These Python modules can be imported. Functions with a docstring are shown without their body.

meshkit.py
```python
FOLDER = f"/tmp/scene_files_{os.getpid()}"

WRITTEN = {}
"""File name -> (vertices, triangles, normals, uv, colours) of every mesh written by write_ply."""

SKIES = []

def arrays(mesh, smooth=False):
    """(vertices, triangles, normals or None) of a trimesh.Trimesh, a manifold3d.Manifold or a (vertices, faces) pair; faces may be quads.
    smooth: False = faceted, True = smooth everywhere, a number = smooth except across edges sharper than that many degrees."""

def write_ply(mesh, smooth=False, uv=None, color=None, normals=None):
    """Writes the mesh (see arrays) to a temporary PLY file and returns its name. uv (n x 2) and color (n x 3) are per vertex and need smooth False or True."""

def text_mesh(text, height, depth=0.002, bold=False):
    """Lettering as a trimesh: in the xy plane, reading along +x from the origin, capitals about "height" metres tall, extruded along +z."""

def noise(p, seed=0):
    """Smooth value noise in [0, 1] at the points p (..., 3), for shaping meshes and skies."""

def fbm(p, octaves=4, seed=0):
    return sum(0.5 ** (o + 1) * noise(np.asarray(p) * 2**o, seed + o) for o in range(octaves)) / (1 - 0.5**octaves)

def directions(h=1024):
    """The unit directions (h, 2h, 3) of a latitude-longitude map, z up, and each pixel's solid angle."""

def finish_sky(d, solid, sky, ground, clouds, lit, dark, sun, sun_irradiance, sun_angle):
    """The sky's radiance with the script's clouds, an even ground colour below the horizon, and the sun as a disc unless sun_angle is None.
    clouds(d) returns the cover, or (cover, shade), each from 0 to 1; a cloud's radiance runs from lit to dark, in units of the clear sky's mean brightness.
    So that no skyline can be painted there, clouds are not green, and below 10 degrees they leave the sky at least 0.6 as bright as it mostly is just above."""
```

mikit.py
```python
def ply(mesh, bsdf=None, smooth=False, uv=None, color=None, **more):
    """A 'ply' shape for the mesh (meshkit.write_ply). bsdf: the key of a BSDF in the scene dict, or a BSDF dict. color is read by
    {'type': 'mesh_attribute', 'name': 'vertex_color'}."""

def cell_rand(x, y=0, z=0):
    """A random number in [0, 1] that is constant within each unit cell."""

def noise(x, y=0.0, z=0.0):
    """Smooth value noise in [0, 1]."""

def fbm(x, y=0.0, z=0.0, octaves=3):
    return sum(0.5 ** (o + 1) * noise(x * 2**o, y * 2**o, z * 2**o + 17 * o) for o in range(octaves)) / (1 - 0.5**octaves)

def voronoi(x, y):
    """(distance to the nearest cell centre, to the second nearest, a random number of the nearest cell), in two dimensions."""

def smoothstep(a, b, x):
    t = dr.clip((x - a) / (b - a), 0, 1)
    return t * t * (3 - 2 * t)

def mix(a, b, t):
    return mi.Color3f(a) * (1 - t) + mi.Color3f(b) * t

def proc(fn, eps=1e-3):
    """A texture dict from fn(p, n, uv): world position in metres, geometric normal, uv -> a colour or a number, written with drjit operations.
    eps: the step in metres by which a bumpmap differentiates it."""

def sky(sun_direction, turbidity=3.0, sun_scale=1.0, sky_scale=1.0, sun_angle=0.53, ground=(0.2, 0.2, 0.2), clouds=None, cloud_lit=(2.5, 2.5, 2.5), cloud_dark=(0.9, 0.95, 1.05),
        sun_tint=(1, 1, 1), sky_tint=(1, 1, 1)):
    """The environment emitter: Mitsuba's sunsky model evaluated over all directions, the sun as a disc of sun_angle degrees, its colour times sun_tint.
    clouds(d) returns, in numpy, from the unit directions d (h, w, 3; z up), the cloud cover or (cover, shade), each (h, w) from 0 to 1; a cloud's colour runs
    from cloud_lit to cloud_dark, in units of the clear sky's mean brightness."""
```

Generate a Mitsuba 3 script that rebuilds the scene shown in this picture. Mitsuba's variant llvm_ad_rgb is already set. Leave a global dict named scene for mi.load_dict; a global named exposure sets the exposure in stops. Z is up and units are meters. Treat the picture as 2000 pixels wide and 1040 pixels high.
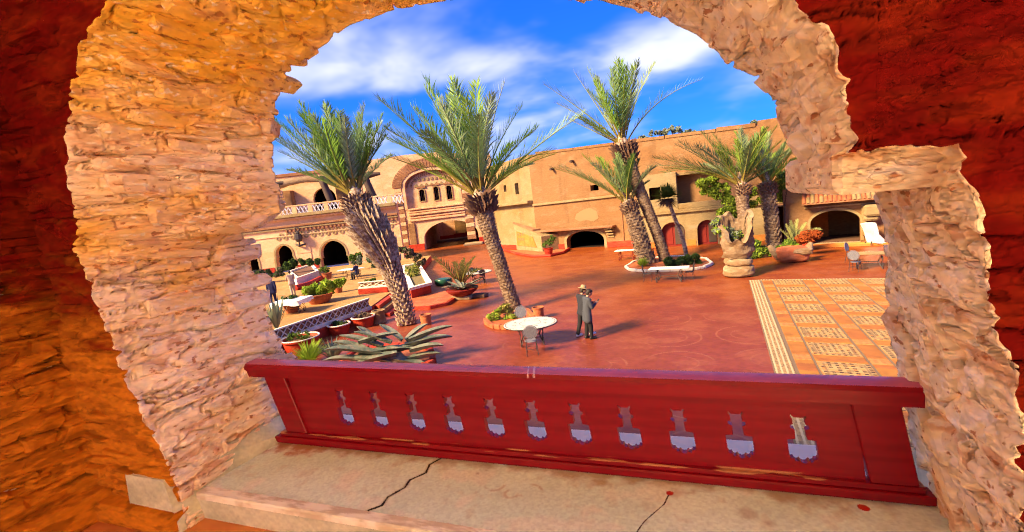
import math, random
import numpy as np, trimesh, manifold3d as m3
import drjit as dr, mitsuba as mi, mikit, meshkit
from mikit import noise, fbm, voronoi, cell_rand, smoothstep, mix, proc
from shapely.geometry import Polygon, LineString, Point, box as sbox
from shapely import affinity, union_all
T = mi.ScalarTransform4f
RNG = random.Random(7)
NR = np.random.default_rng(7)
scene, labels = {}, {}

# ------------------------------------------------------------ camera, sky, exposure
EYE = np.array([0, 0, 4.9])
FPX = 900.0
_yaw, _pitch, _roll = np.radians(21), np.radians(7.28), np.radians(6.6)
FWD = np.array([-np.sin(_yaw)*np.cos(_pitch), np.cos(_yaw)*np.cos(_pitch), -np.sin(_pitch)])
_r0 = np.cross(FWD, [0, 0, 1]); _r0 /= np.linalg.norm(_r0); _u0 = np.cross(_r0, FWD)
RGT = np.cos(_roll)*_r0 - np.sin(_roll)*_u0
UPV = np.cos(_roll)*_u0 + np.sin(_roll)*_r0
scene['camera'] = {'type': 'perspective', 'fov': float(2*np.degrees(np.arctan(1000/FPX))), 'fov_axis': 'x',
    'to_world': T().look_at(origin=EYE.tolist(), target=(EYE+FWD).tolist(), up=UPV.tolist()), 'near_clip': 0.05, 'far_clip': 3000.0}
SUN = np.array([-.66, -.75, .66])
def clouds(d):
    x, y, z = d[..., 0], d[..., 1], np.maximum(d[..., 2], .02)
    q = np.stack([x/(z+.22)*1.3, y/(z+.22)*1.3, z*2.0], -1)
    q = q+.35*(np.stack([meshkit.fbm(q*1.3+3, 3, 5), meshkit.fbm(q*1.3+9, 3, 6), 0*z], -1)-.5)
    c = .78*meshkit.fbm(q*np.array([1.5, 1.9, 1]), 5, 3)+.22*meshkit.fbm(q*np.array([5.5, 7, 3]), 4, 13)
    az = np.degrees(np.arctan2(x, y)); el = np.degrees(np.arcsin(np.clip(d[..., 2], -1, 1)))
    left = 1/(1+np.exp((az+15)/4.0))                       # soft banks over the left of the court, clear towards the right
    def puff(a, e, sa, se): return np.exp(-((az-a)/sa)**2-((el-e)/se)**2)
    left = left+1.1/(1+np.exp((az+62)/7.0))  # extra cloud bank out of view, added to fill the shadows with light
    c = c-.07+.115*left+.34*puff(0, 15.2, 7, 2.6)+.17*puff(-25, 16.5, 8, 2.6)+.15*puff(-40, 16, 5, 2.0)+.12*puff(-36, 20, 9, 1.6)-.13*puff(-33, 12.5, 7, 2.2)-.12*puff(-10, 19, 6, 2.5)
    low = np.clip((7-el)/6, 0, 1)*(az < 0)*.10
    cover = np.clip((c+low-.37)/.48, 0, 1); cover = cover*cover*(3-2*cover)*.86
    return cover, np.clip(.75-1.0*cover, 0, 1)
scene['sky'] = mikit.sky(SUN, turbidity=3, sun_scale=.80, sky_scale=.85, sun_angle=13.0, clouds=clouds, cloud_lit=(2.9, 2.9, 3.2), cloud_dark=(1.0, 1.3, 2.1),
    sky_tint=(.05, .28, .88), sun_tint=(1.0, .90, .70), ground=(.25, .12, .07))
exposure = 3.6

# ------------------------------------------------------------ helpers
def c3(*v): return {'type': 'rgb', 'value': [float(x) for x in (v if len(v) == 3 else v*3)]}
def numbered(key, pool=None):
    pool = scene if pool is None else pool
    if key not in pool and not any(k.startswith(key+'__') for k in pool): return key
    i = 1
    while f'{key}_{i:03d}' in pool or any(k.startswith(f'{key}_{i:03d}__') for k in pool): i += 1
    return f'{key}_{i:03d}'
COUNT = {}
def newkey(base):
    n = COUNT.get(base, 0); COUNT[base] = n+1
    return base if n == 0 else f'{base}_{n:03d}'
def put(base, mesh, bsdf, smooth=False, parent=None, tw=None, **kw):
    """one entry of the scene; a part when a parent key is given"""
    key = newkey((parent+'__'+base) if parent else base)
    s = mesh if isinstance(mesh, dict) else mikit.ply(mesh, bsdf, smooth=smooth, **kw)
    if tw is not None: s = {**s, 'to_world': tw}
    if isinstance(mesh, dict) and bsdf: s = {**s, 'bsdf': {'type': 'ref', 'id': bsdf}}
    scene[key] = s
    return key
def thing(base, label, cat, group=None):
    key = newkey(base)
    labels[key] = {'label': label, 'category': cat, 'kind': 'thing'}
    if group: labels[key]['group'] = group
    return key
def tag(key, label=None, cat=None, group=None, kind=None):
    d = labels.setdefault(key, {})
    if label: d['label'] = label
    if cat: d['category'] = cat
    if group: d['group'] = group
    if kind: d['kind'] = kind
    return key
def structure(base, mesh, bsdf, smooth=False, label=None, **kw):
    k = put(base, mesh, bsdf, smooth, **kw); tag(k, label, kind='structure'); return k
cat_ = trimesh.util.concatenate
def tm(m):
    if hasattr(m, 'to_mesh'):
        q = m.to_mesh(); return trimesh.Trimesh(np.array(q.vert_properties[:, :3]), np.array(q.tri_verts), process=False)
    return m
def bx(x0, x1, y0, y1, z0, z1, ch=0.0):
    """box, chamfered when ch > 0"""
    lo = np.array([min(x0, x1), min(y0, y1), min(z0, z1)], float); hi = np.array([max(x0, x1), max(y0, y1), max(z0, z1)], float)
    if ch <= 0:
        m = trimesh.creation.box(hi-lo); m.apply_translation((lo+hi)/2); return m
    pts = []
    for sx in (0, 1):
        for sy in (0, 1):
            for sz in (0, 1):
                c = np.where([sx, sy, sz], hi, lo); s = np.where([sx, sy, sz], -1, 1)
                for k in range(3):
                    o = s*ch; o[k] = 0
                    pts.append(c+o)
    return trimesh.convex.convex_hull(np.array(pts))
def grid_mesh(P):
    """triangles over an (n, m, 3) array of points"""
    n, m = P.shape[:2]
    i, j = np.meshgrid(np.arange(n-1), np.arange(m-1), indexing='ij')
    a = (i*m+j).ravel(); b = a+1; c = a+m+1; d = a+m
    return trimesh.Trimesh(P.reshape(-1, 3), np.vstack([np.stack([a, b, c], 1), np.stack([a, c, d], 1)]), process=False)
def tube(pts, rad, sides=6, cap=True):
    p = np.asarray(pts, float); n = len(p)
    t = np.gradient(p, axis=0); t /= np.linalg.norm(t, axis=1, keepdims=True)+1e-12
    ref = np.array([0, 0, 1.0]) if abs(t[0, 2]) < .9 else np.array([1.0, 0, 0])
    a = np.cross(t, ref); a /= np.linalg.norm(a, axis=1, keepdims=True)+1e-12
    b = np.cross(t, a); r = np.broadcast_to(rad, (n,))
    ang = np.arange(sides)*2*np.pi/sides
    v = p[:, None]+r[:, None, None]*(np.cos(ang)[None, :, None]*a[:, None]+np.sin(ang)[None, :, None]*b[:, None])
    i, j = np.meshgrid(np.arange(n-1), np.arange(sides), indexing='ij')
    A = (i*sides+j).ravel(); B = (i*sides+(j+1) % sides).ravel(); Cc = B+sides; D = A+sides
    f = np.vstack([np.stack([A, B, Cc], 1), np.stack([A, Cc, D], 1)])
    v = v.reshape(-1, 3)
    if cap:
        v = np.vstack([v, p[:1], p[-1:]]); m = n*sides; k = np.arange(sides)
        f = np.vstack([f, np.stack([(k+1) % sides, k, k*0+m], 1), np.stack([(n-1)*sides+k, (n-1)*sides+(k+1) % sides, k*0+m+1], 1)])
    return trimesh.Trimesh(v, f, process=False)
def lathe(profile, sections=28, at=(0, 0, 0)):
    """profile of (radius, z) turned about the z axis"""
    pr = np.asarray(profile, float); ang = np.arange(sections+1)*2*np.pi/sections
    P = np.stack([pr[None, :, 0]*np.cos(ang)[:, None], pr[None, :, 0]*np.sin(ang)[:, None], np.broadcast_to(pr[None, :, 1], (sections+1, len(pr)))], -1)
    m = grid_mesh(P); m.apply_translation(at); return m
def extr(poly, depth):
    parts = [trimesh.creation.extrude_polygon(g, depth, engine='earcut') for g in getattr(poly, 'geoms', [poly]) if g.area > 1e-7]
    return cat_(parts)
def xf(mesh, M):
    m = mesh.copy(); m.apply_transform(np.asarray(M)); return m
def frame(o, ux, uy, uz):
    M = np.eye(4); M[:3, 0], M[:3, 1], M[:3, 2], M[:3, 3] = ux, uy, uz, o; return M
def rotz(a, o=(0, 0, 0)):
    c, s = math.cos(a), math.sin(a)
    return frame(o, (c, s, 0), (-s, c, 0), (0, 0, 1))
def unit(v):
    v = np.asarray(v, float); return v/np.linalg.norm(v)
def TM(M): return T(np.asarray(M, float).tolist())
# survey of the photograph: a pixel of the 2000 x 1040 picture becomes a point on a surveyed plane of the place
def ray(px, py): return FWD+((np.asarray(px, float)-1000)/FPX)[..., None]*RGT+((520-np.asarray(py, float))/FPX)[..., None]*UPV
def ground(px, py, z=0.0):
    d = ray(px, py); return EYE+((z-EYE[2])/d[..., 2])[..., None]*d
def at_depth(px, py, dep): return EYE+dep*ray(px, py)
def depth_of(P): return float((np.asarray(P)-EYE)@FWD)
class Wall:
    """an upright plane through o with the horizontal direction u; its outward normal n looks towards the camera's side"""
    def __init__(s, o, u):
        s.o = np.array([o[0], o[1], 0.0]); s.u = unit([u[0], u[1], 0]); s.n = np.cross(s.u, [0, 0, 1.0])
    def uv(s, px, py):
        d = ray(px, py); t = ((s.o-EYE)@s.n)/(d@s.n); P = EYE+t[..., None]*d-s.o
        return np.stack([P@s.u, P[..., 2]], -1)
    def M(s, out=0.0): return frame(s.o+s.n*out, s.u, [0, 0, 1], s.n)      # local (along, up, outwards)
    def pt(s, a, z, out=0.0): return s.o+s.u*a+np.array([0, 0, z])+s.n*out
def bsdf(key, base, rough=.85, spec=.3, bump=None, bscale=.01, beps=2e-3, **kw):
    b = {'type': 'principled', 'base_color': base if isinstance(base, dict) else c3(*base), 'roughness': rough, 'specular': spec, **kw}
    if bump is not None: b = {'type': 'bumpmap', 'arbitrary': proc(bump, beps), 'scale': float(bscale), 'bsdf': b}
    scene[key] = {'type': 'twosided', 'bsdf': b}
    return key

# ------------------------------------------------------------ materials of the gallery
def V(*a): return mi.Color3f(*a)
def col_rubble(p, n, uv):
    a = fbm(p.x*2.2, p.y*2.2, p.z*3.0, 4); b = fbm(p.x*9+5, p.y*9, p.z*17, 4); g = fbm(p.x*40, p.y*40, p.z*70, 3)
    ochre = smoothstep(.22, .86, a+.34*(p.z-5.20)+.35*(b-.5))*smoothstep(.1, -1.0, p.x)  # orange bounce glow of the upper arch put into the colour
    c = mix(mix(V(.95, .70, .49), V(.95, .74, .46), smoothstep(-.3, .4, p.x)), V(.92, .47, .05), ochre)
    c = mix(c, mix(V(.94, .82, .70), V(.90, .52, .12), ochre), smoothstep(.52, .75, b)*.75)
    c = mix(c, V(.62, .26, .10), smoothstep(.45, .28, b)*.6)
    pits = fbm(p.x*26+3, p.y*26, p.z*44, 3)
    c = mix(c, V(.44, .14, .035), smoothstep(.36, .24, pits)*.85)
    c = mix(c, V(.95, .88, .78), smoothstep(.64, .76, pits)*.5)
    return c*(.86+.28*g)
def col_shaded_clay(p, n, uv):  # dark red shade of the gallery interior put into the wall colour
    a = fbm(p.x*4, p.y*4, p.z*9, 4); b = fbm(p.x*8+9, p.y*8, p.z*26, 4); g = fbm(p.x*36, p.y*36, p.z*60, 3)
    low = smoothstep(5.0, 3.95, p.z+1.5*(a-.5)+.9*(b-.5))*smoothstep(-1, -2, p.x)  # warm light low on the left side painted in as orange
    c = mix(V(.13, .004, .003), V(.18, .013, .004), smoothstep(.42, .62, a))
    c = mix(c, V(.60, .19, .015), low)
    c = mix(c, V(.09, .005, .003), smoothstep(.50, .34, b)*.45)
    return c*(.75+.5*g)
def bump_rubble(p, n, uv):
    w = fbm(p.x*7, p.y*7, p.z*7, 2)
    a = fbm(p.x*20+2*w, p.y*20, p.z*34, 4); b = dr.abs(fbm(p.x*15, p.y*15+3*w, p.z*30, 3)-.5)
    return a+.8*smoothstep(.0, .05, b)*.5+.5*fbm(p.x*80, p.y*80, p.z*110, 3)
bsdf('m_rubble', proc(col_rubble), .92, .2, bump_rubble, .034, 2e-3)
bsdf('m_shaded_clay', proc(col_shaded_clay), .95, .03, bump_rubble, .020, 2e-3)
CRACK = [(-1.43, 1.45), (-1.40, 1.52), (-1.36, 1.56), (-1.37, 1.62), (-1.33, 1.70), (-1.34, 1.76), (-1.29, 1.83), (-1.31, 1.90), (-1.27, 1.985)]
CRACK2 = [(-.26, 1.45), (-.255, 1.58), (-.22, 1.68), (-.15, 1.80), (-.135, 1.86)]
def seg_dist(x, y, pts):
    d = mi.Float(9)
    for (ax, ay), (bx_, by_) in zip(pts, pts[1:]):
        ex, ey = bx_-ax, by_-ay
        t = dr.clip(((x-ax)*ex+(y-ay)*ey)/(ex*ex+ey*ey), 0, 1)
        d = dr.minimum(d, dr.sqrt(dr.square(x-ax-t*ex)+dr.square(y-ay-t*ey)))
    return d
def col_sill(p, n, uv):
    a = fbm(p.x*3, p.y*3, p.z*3, 4); b = fbm(p.x*14, p.y*14, 3, 4); g = fbm(p.x*90, p.y*90, p.z*90, 2)
    c = mix(V(.64, .73, .58), V(.72, .81, .66), smoothstep(.35, .65, a))
    c = mix(c, V(.50, .38, .22), smoothstep(.60, .78, b)*.25)
    c = mix(c, V(.80, .74, .60), smoothstep(.60, .78, fbm(p.x*6+7, p.y*6, 9, 3))*.5)
    c = c*(.85+.3*g)
    # dark damp spots, coffee rings, drips of the railing's red paint
    for (x, y, r) in ((.16, 1.80, .05), (.22, 1.76, .035), (.40, 1.70, .05), (-1.02, 1.87, .014), (.10, 1.60, .03)):
        q = dr.sqrt(dr.square(p.x-x)+dr.square(p.y-y))+.03*(b-.5)
        c = mix(c, V(.34, .25, .15), smoothstep(r, r*.3, q)*.5)
    for (x, y, r) in ((-.90, 1.80, .045), (-.72, 1.78, .05), (-.80, 1.75, .03)):
        q = dr.abs(dr.sqrt(dr.square(p.x-x)+dr.square(p.y-y))-r)
        c = mix(c, V(.48, .36, .20), smoothstep(.012, .002, q)*smoothstep(.4, .55, b)*.55)
    for (x, y, r) in ((-.128, 1.875, .022), (.56, 1.915, .020)):
        q = dr.sqrt(dr.square(p.x-x)+dr.square(p.y-y))+.02*(b-.5)
        c = mix(c, V(.55, .02, .012), smoothstep(r, r*.7, q))
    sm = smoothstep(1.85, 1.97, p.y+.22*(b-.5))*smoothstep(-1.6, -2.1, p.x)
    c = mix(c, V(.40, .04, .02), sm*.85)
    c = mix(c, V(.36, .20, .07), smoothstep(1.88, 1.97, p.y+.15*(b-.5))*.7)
    c = mix(c, V(.98, .86, .66), smoothstep(2.035, 2.05, p.y+.02*(b-.5)))  # outer ledge whitened: blown-out daylight put into the colour
    j = .006*(fbm(p.x*30, p.y*30, 1, 3)-.5)
    cd = seg_dist(p.x, p.y, CRACK)+j
    c = mix(c, V(.50, .44, .30), smoothstep(.020, .008, cd+.012*(b-.3))*.6)
    c = mix(c, V(.02, .012, .008), smoothstep(.0065, .0035, seg_dist(p.x, p.y, CRACK)+j))
    return mix(c, V(.06, .035, .02), smoothstep(.0035, .0015, seg_dist(p.x, p.y, CRACK2)+.5*j))
def bump_sill(p, n, uv):
    return .35*fbm(p.x*18, p.y*18, p.z*18, 4)+.25*fbm(p.x*120, p.y*120, p.z*60, 2)-1.5*smoothstep(.010, .003, seg_dist(p.x, p.y, CRACK))
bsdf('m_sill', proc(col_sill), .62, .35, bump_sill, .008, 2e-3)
def col_curb(p, n, uv):
    a = fbm(p.x*6, p.y*6, p.z*9, 4); g = fbm(p.x*60, p.y*60, p.z*60, 3)
    return mix(V(.48, .46, .32), V(.62, .58, .42), smoothstep(.35, .65, a))*(.8+.4*g)
bsdf('m_curb', proc(col_curb), .8, .3, bump_sill, .006)
def col_nosing(p, n, uv):
    a = fbm(p.x*9, p.y*30, p.z*9, 4)
    return mix(V(.62, .50, .34), V(.90, .82, .66), smoothstep(.35, .6, a))
bsdf('m_nosing', proc(col_nosing), .6, .35, bump_sill, .004)
def col_redwood(p, n, uv):
    a = fbm(p.x*3, p.y*30, p.z*40, 4); b = fbm(p.x*20, p.y*20, p.z*20, 4)
    c = mix(V(.205, .001, .006), V(.245, .002, .008), smoothstep(.35, .65, a))
    w = fbm(p.x*7, p.y*40, p.z*60, 3)
    c = mix(c, V(.52, .22, .09), smoothstep(.50, .62, w)*smoothstep(.010, .003, dr.abs(p.z-3.698+.0125*0.0*(p.x+2.55)))*.8)     # edge rubbed down to the wood
    c = mix(c, V(.60, .12, .17), smoothstep(.6, .9, n.z)*smoothstep(3.95, 4.0, p.z)*(.55+.4*b))  # pink sky sheen on the upper side of the rail painted in
    sx = p.x+.745+.25*(p.y-2.0)
    scr = smoothstep(.006, .002, dr.abs(sx))+smoothstep(.008, .003, dr.abs(sx-.03))                                   # two scratches in the hand rail
    return mix(c, V(.72, .40, .44), dr.minimum(scr, 1)*.7*smoothstep(3.95, 4.0, p.z)*smoothstep(.3, .6, n.z)*smoothstep(.35, .5, w+.1))
def bump_wood(p, n, uv): return fbm(p.x*4, p.y*60, p.z*60, 4)
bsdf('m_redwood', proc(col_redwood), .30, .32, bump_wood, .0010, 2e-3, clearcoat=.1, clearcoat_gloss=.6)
def col_tilefloor(p, n, uv):
    a = fbm(p.x*8, p.y*8, 1, 3)
    return mix(V(.52, .14, .03), V(.60, .24, .06), a)
bsdf('m_gallery_floor', proc(col_tilefloor), .5, .4)

# ------------------------------------------------------------ the arched opening: two outlines (outer face y 2.25, inner face y 1.38), the reveal between
OUT = [(-2.50, 3.30), (-2.52, 3.75), (-2.55, 4.07), (-2.585, 4.21), (-2.62, 4.355), (-2.66, 4.53), (-2.70, 4.71), (-2.735, 4.93), (-2.70, 4.99), (-2.37, 5.03), (-2.36, 5.24), (-2.345, 5.39), (-2.28, 5.56), (-2.295, 5.65),
       (-2.18, 5.77), (-2.055, 5.866), (-1.82, 5.92), (-1.63, 5.966), (-1.39, 5.987), (-1.115, 5.962), (-.918, 5.927), (-.705, 5.885), (-.459, 5.82), (-.233, 5.733), (-.022, 5.632), (.096, 5.531),
       (.209, 5.402), (.301, 5.30), (.391, 5.17), (.407, 5.095), (.431, 4.98), (.45, 4.955), (.72, 4.945), (.735, 4.80), (.735, 4.70), (.746, 4.533), (.757, 4.362), (.773, 4.211), (.79, 4.046), (.82, 3.75), (.83, 3.30)]
INN = [(-2.40, 3.30), (-2.43, 3.70), (-2.458, 3.854), (-2.532, 3.984), (-2.60, 4.12), (-2.65, 4.221), (-2.697, 4.434), (-2.75, 4.70), (-2.78, 4.80), (-2.80, 4.92), (-2.74, 5.05), (-2.75, 5.155), (-2.72, 5.32), (-2.66, 5.477),
       (-2.57, 5.66), (-2.46, 5.80), (-2.17, 5.96), (-1.9, 6.06), (-1.55, 6.12), (-1.2, 6.10), (-.95, 6.05), (-.72, 5.98), (-.48, 5.88), (-.24, 5.76), (-.02, 5.62), (.10, 5.51),
       (.20, 5.40), (.29, 5.317), (.36, 5.16), (.375, 5.08), (.385, 4.96), (.40, 4.935), (.60, 4.91), (.617, 4.82), (.655, 4.72), (.679, 4.586), (.686, 4.475), (.70, 4.33), (.725, 4.19), (.74, 3.75), (.75, 3.30)]
Y_OUT, Y_IN = 2.25, 1.38
def resample(pts, n, s=None):
    p = np.asarray(pts, float)
    if s is None: s = np.r_[0, np.cumsum(np.linalg.norm(np.diff(p, axis=0), axis=1))]
    q = np.linspace(s[0], s[-1], n)
    return np.stack([np.interp(q, s, p[:, k]) for k in range(p.shape[1])], 1), s
def strata(P, q=1.0, seed=0):
    """height of a rubble wall laid in rough courses: each course sticks out by its own amount, joints lie back"""
    w = P+.10*(np.stack([meshkit.fbm(P*2.2+k*7.7+seed, 3, k) for k in range(3)], -1)-.5)*np.array([1, 1, .9])
    lay = w[..., 2]*13*q+1.1*(meshkit.fbm(P*1.4+seed, 3, 9)-.5); li = np.floor(lay); fr = lay-li
    along = (w[..., 0]+w[..., 1])*3.4*q+li*.37; ai = np.floor(along); fa = along-ai
    rnd = meshkit.noise(np.stack([ai*1.0, li*1.0, li*0+seed], -1)+.0, 4)
    edge = np.minimum(np.minimum(fr, 1-fr)*1.0, np.minimum(fa, 1-fa)*2.4)
    joint = np.clip(edge/.17, 0, 1); joint = joint*joint*(3-2*joint)
    big = meshkit.fbm(P*np.array([3.0, 3.0, 4.5])+seed, 4, 11)-.5
    mid = meshkit.fbm(P*np.array([5., 5, 12])+seed, 3, 12)-.5
    iso = meshkit.fbm(P*np.array([9., 9, 10])+seed, 3, 13)-.5
    crag = np.abs(meshkit.fbm(P*np.array([2.6, 2.6, 9])+seed+9, 3, 21)-.5)
    pit = meshkit.noise(P*np.array([14., 14, 20])+seed+5, 23)
    def terr(h, st):
        f = np.floor(h/st); g = h/st-f; g = np.clip((g-.62)/.30, 0, 1); return (f+g*g*(3-2*g))*st
    mid = terr(mid, .11); iso = .35*iso+.65*terr(iso, .13)
    rt = np.clip((P[..., 0]+.6)/.8, 0, 1)                       # the right hand side is crumbled rock, the left laid in courses
    lay_ = .020*(rnd-.5)*joint-.013*(1-joint)
    return .06*big+(1-rt)*(lay_+.024*mid)+rt*(.075*iso+.012*mid)-.045*np.clip(1-crag/.020, 0, 1)-.03*np.clip((pit-.80)/.15, 0, 1)
NS = 1250
o_, sk = resample(OUT, NS)
i_, _ = resample(INN, NS, sk)
_jag = np.stack([meshkit.fbm(np.c_[i_[:, 0]*13+k*31, i_[:, 1]*13, i_[:, 1]*0], 4, 61+k)-.5 for k in range(2)], 1)
i_ = i_+_jag*np.array([.10, .06])
tan = np.gradient((o_+i_)/2, axis=0); ker = np.ones(31)/31
tan = np.stack([np.convolve(np.pad(tan[:, k], 15, mode='edge'), ker, 'valid') for k in range(2)], 1); tan /= np.linalg.norm(tan, axis=1, keepdims=True)
nin = np.stack([tan[:, 1], -tan[:, 0]], 1)                       # towards the middle of the opening
cols, nrm, amp = [], [], []
for d in np.r_[np.linspace(6.0, .5, 8), np.linspace(.4, .03, 9)]:      # outer face
    q = o_-nin*d; cols.append(np.c_[q[:, 0], np.full(NS, Y_OUT), q[:, 1]]); nrm.append(np.tile([0, 1.0, 0], (NS, 1))); amp.append(.6)
for t in np.linspace(0, 1, 128):
    q = o_*(1-t)+i_*t; cols.append(np.c_[q[:, 0], np.full(NS, Y_OUT*(1-t)+Y_IN*t), q[:, 1]])
    k = np.clip((t-.93)/.07, 0, 1)*.7; k2 = np.clip((.07-t)/.07, 0, 1)*.7
    nrm.append(np.c_[nin[:, 0]*(1-max(k, k2)), np.full(NS, k2-k), nin[:, 1]*(1-max(k, k2))]); amp.append(1.0)
REV0, REV1 = 17, 17+128
for d in np.r_[np.linspace(.008, .6, 62), np.linspace(.64, 2.9, 26)]:   # inner face
    q = i_-nin*d; cols.append(np.c_[q[:, 0], np.full(NS, Y_IN), q[:, 1]]); nrm.append(np.tile([0, -1.0, 0], (NS, 1))); amp.append(.55)
P = np.stack(cols, 1); N = np.stack(nrm, 1); N /= np.linalg.norm(N, axis=2, keepdims=True); A = np.array(amp)
left = np.clip((P[..., 0]+1.2)/-.9, 0, 1)[..., None]
H = strata(P, 1.0, 0)[..., None]*A[None, :, None]
PW = P+N*H*1.0
PW[..., 2] = np.clip(PW[..., 2], 3.0, 6.93)
far = np.zeros(len(A), bool); far[:10] = True
aw = thing('arched_wall', 'thick rubble stone wall with the large arched opening that frames the courtyard', 'wall')
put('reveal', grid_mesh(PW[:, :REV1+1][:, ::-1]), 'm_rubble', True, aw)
k_in = put('inner_face', grid_mesh(PW[:, REV1:][:, ::-1]), 'm_shaded_clay', True, aw)
# single stones standing proud of the mortar
def stone_mesh(seed):
    """an angular slab: the hull of points round a flattened block"""
    r = np.random.default_rng(seed+100); th = np.sort(r.uniform(0, 2*np.pi, 9)); rad = r.uniform(.86, 1.12, 9)
    q = np.c_[np.sign(np.cos(th))*np.abs(np.cos(th))**.45*rad, np.sign(np.sin(th))*np.abs(np.sin(th))**.55*rad]
    top = np.c_[q*r.uniform(.74, .95, (9, 1)), r.uniform(.72, 1.05, 9)+.22*q[:, 0]*r.uniform(-1, 1)]
    m = trimesh.convex.convex_hull(np.vstack([np.c_[q, np.full(9, .15)], np.c_[q*.97, np.full(9, -1.0)], top]))
    m = m.subdivide_to_size(.55); v = m.vertices
    return trimesh.Trimesh(v+.10*(np.stack([meshkit.fbm(v*1.8+seed*3.1+k*9, 3, seed+k) for k in range(3)], -1)-.5), m.faces, process=False)
STONES = {m: [mikit.ply(stone_mesh(s), m, smooth=24) for s in range(12)] for m in ('m_rubble', 'm_shaded_clay')}
def lay_stones(parent, G, Ng, rows, mat, n, along, size, rng, sink=.30, keep=None, name='stone', edge=None):
    """n flat stones bedded in the surface grid G; along(P) is the direction of their length"""
    placed = []
    for _ in range(n*30):
        if len(placed) >= n: break
        i, j = rng.randrange(G.shape[0]), rng.randrange(*rows)
        p = G[i, j]
        if keep is not None and not keep(p): continue
        L = rng.uniform(*size[0]); h = rng.uniform(*size[1]); d = rng.uniform(.020, .042)
        if any(abs((p-q) @ e)/(L+l2) < .42 and np.linalg.norm((p-q)-((p-q)@e)*e) < (h+h2)*.5 for q, e, l2, h2 in placed): continue
        if edge is not None and (abs(p[1]-edge) < L*.5+.05 or (p[0] > -1.9 and abs(p[1]-Y_OUT) < .10)): continue
        nn = unit(Ng[i, j]); e = along(p, i, j); e = unit(e-(e@nn)*nn); e = unit(e+NR.normal(0, .05, 3)); e = unit(e-(e@nn)*nn); w = np.cross(nn, e)
        M = frame(p-nn*d*sink, e*L/2, w*h/2, nn*d)
        put(name, STONES[mat][rng.randrange(12)], None, parent=parent, tw=TM(M)); placed.append((p, e, L, h))
rs = random.Random(3)
seen = lambda p: p[2] > 3.75
lay_stones(aw, PW, N, (REV0+3, REV1-4), 'm_rubble', 130, lambda p, i, j: np.array([0, 1.0, 0]), ((.16, .58), (.045, .12)), rs, keep=lambda p: seen(p) and p[0] < -1.9, edge=Y_IN)
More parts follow.
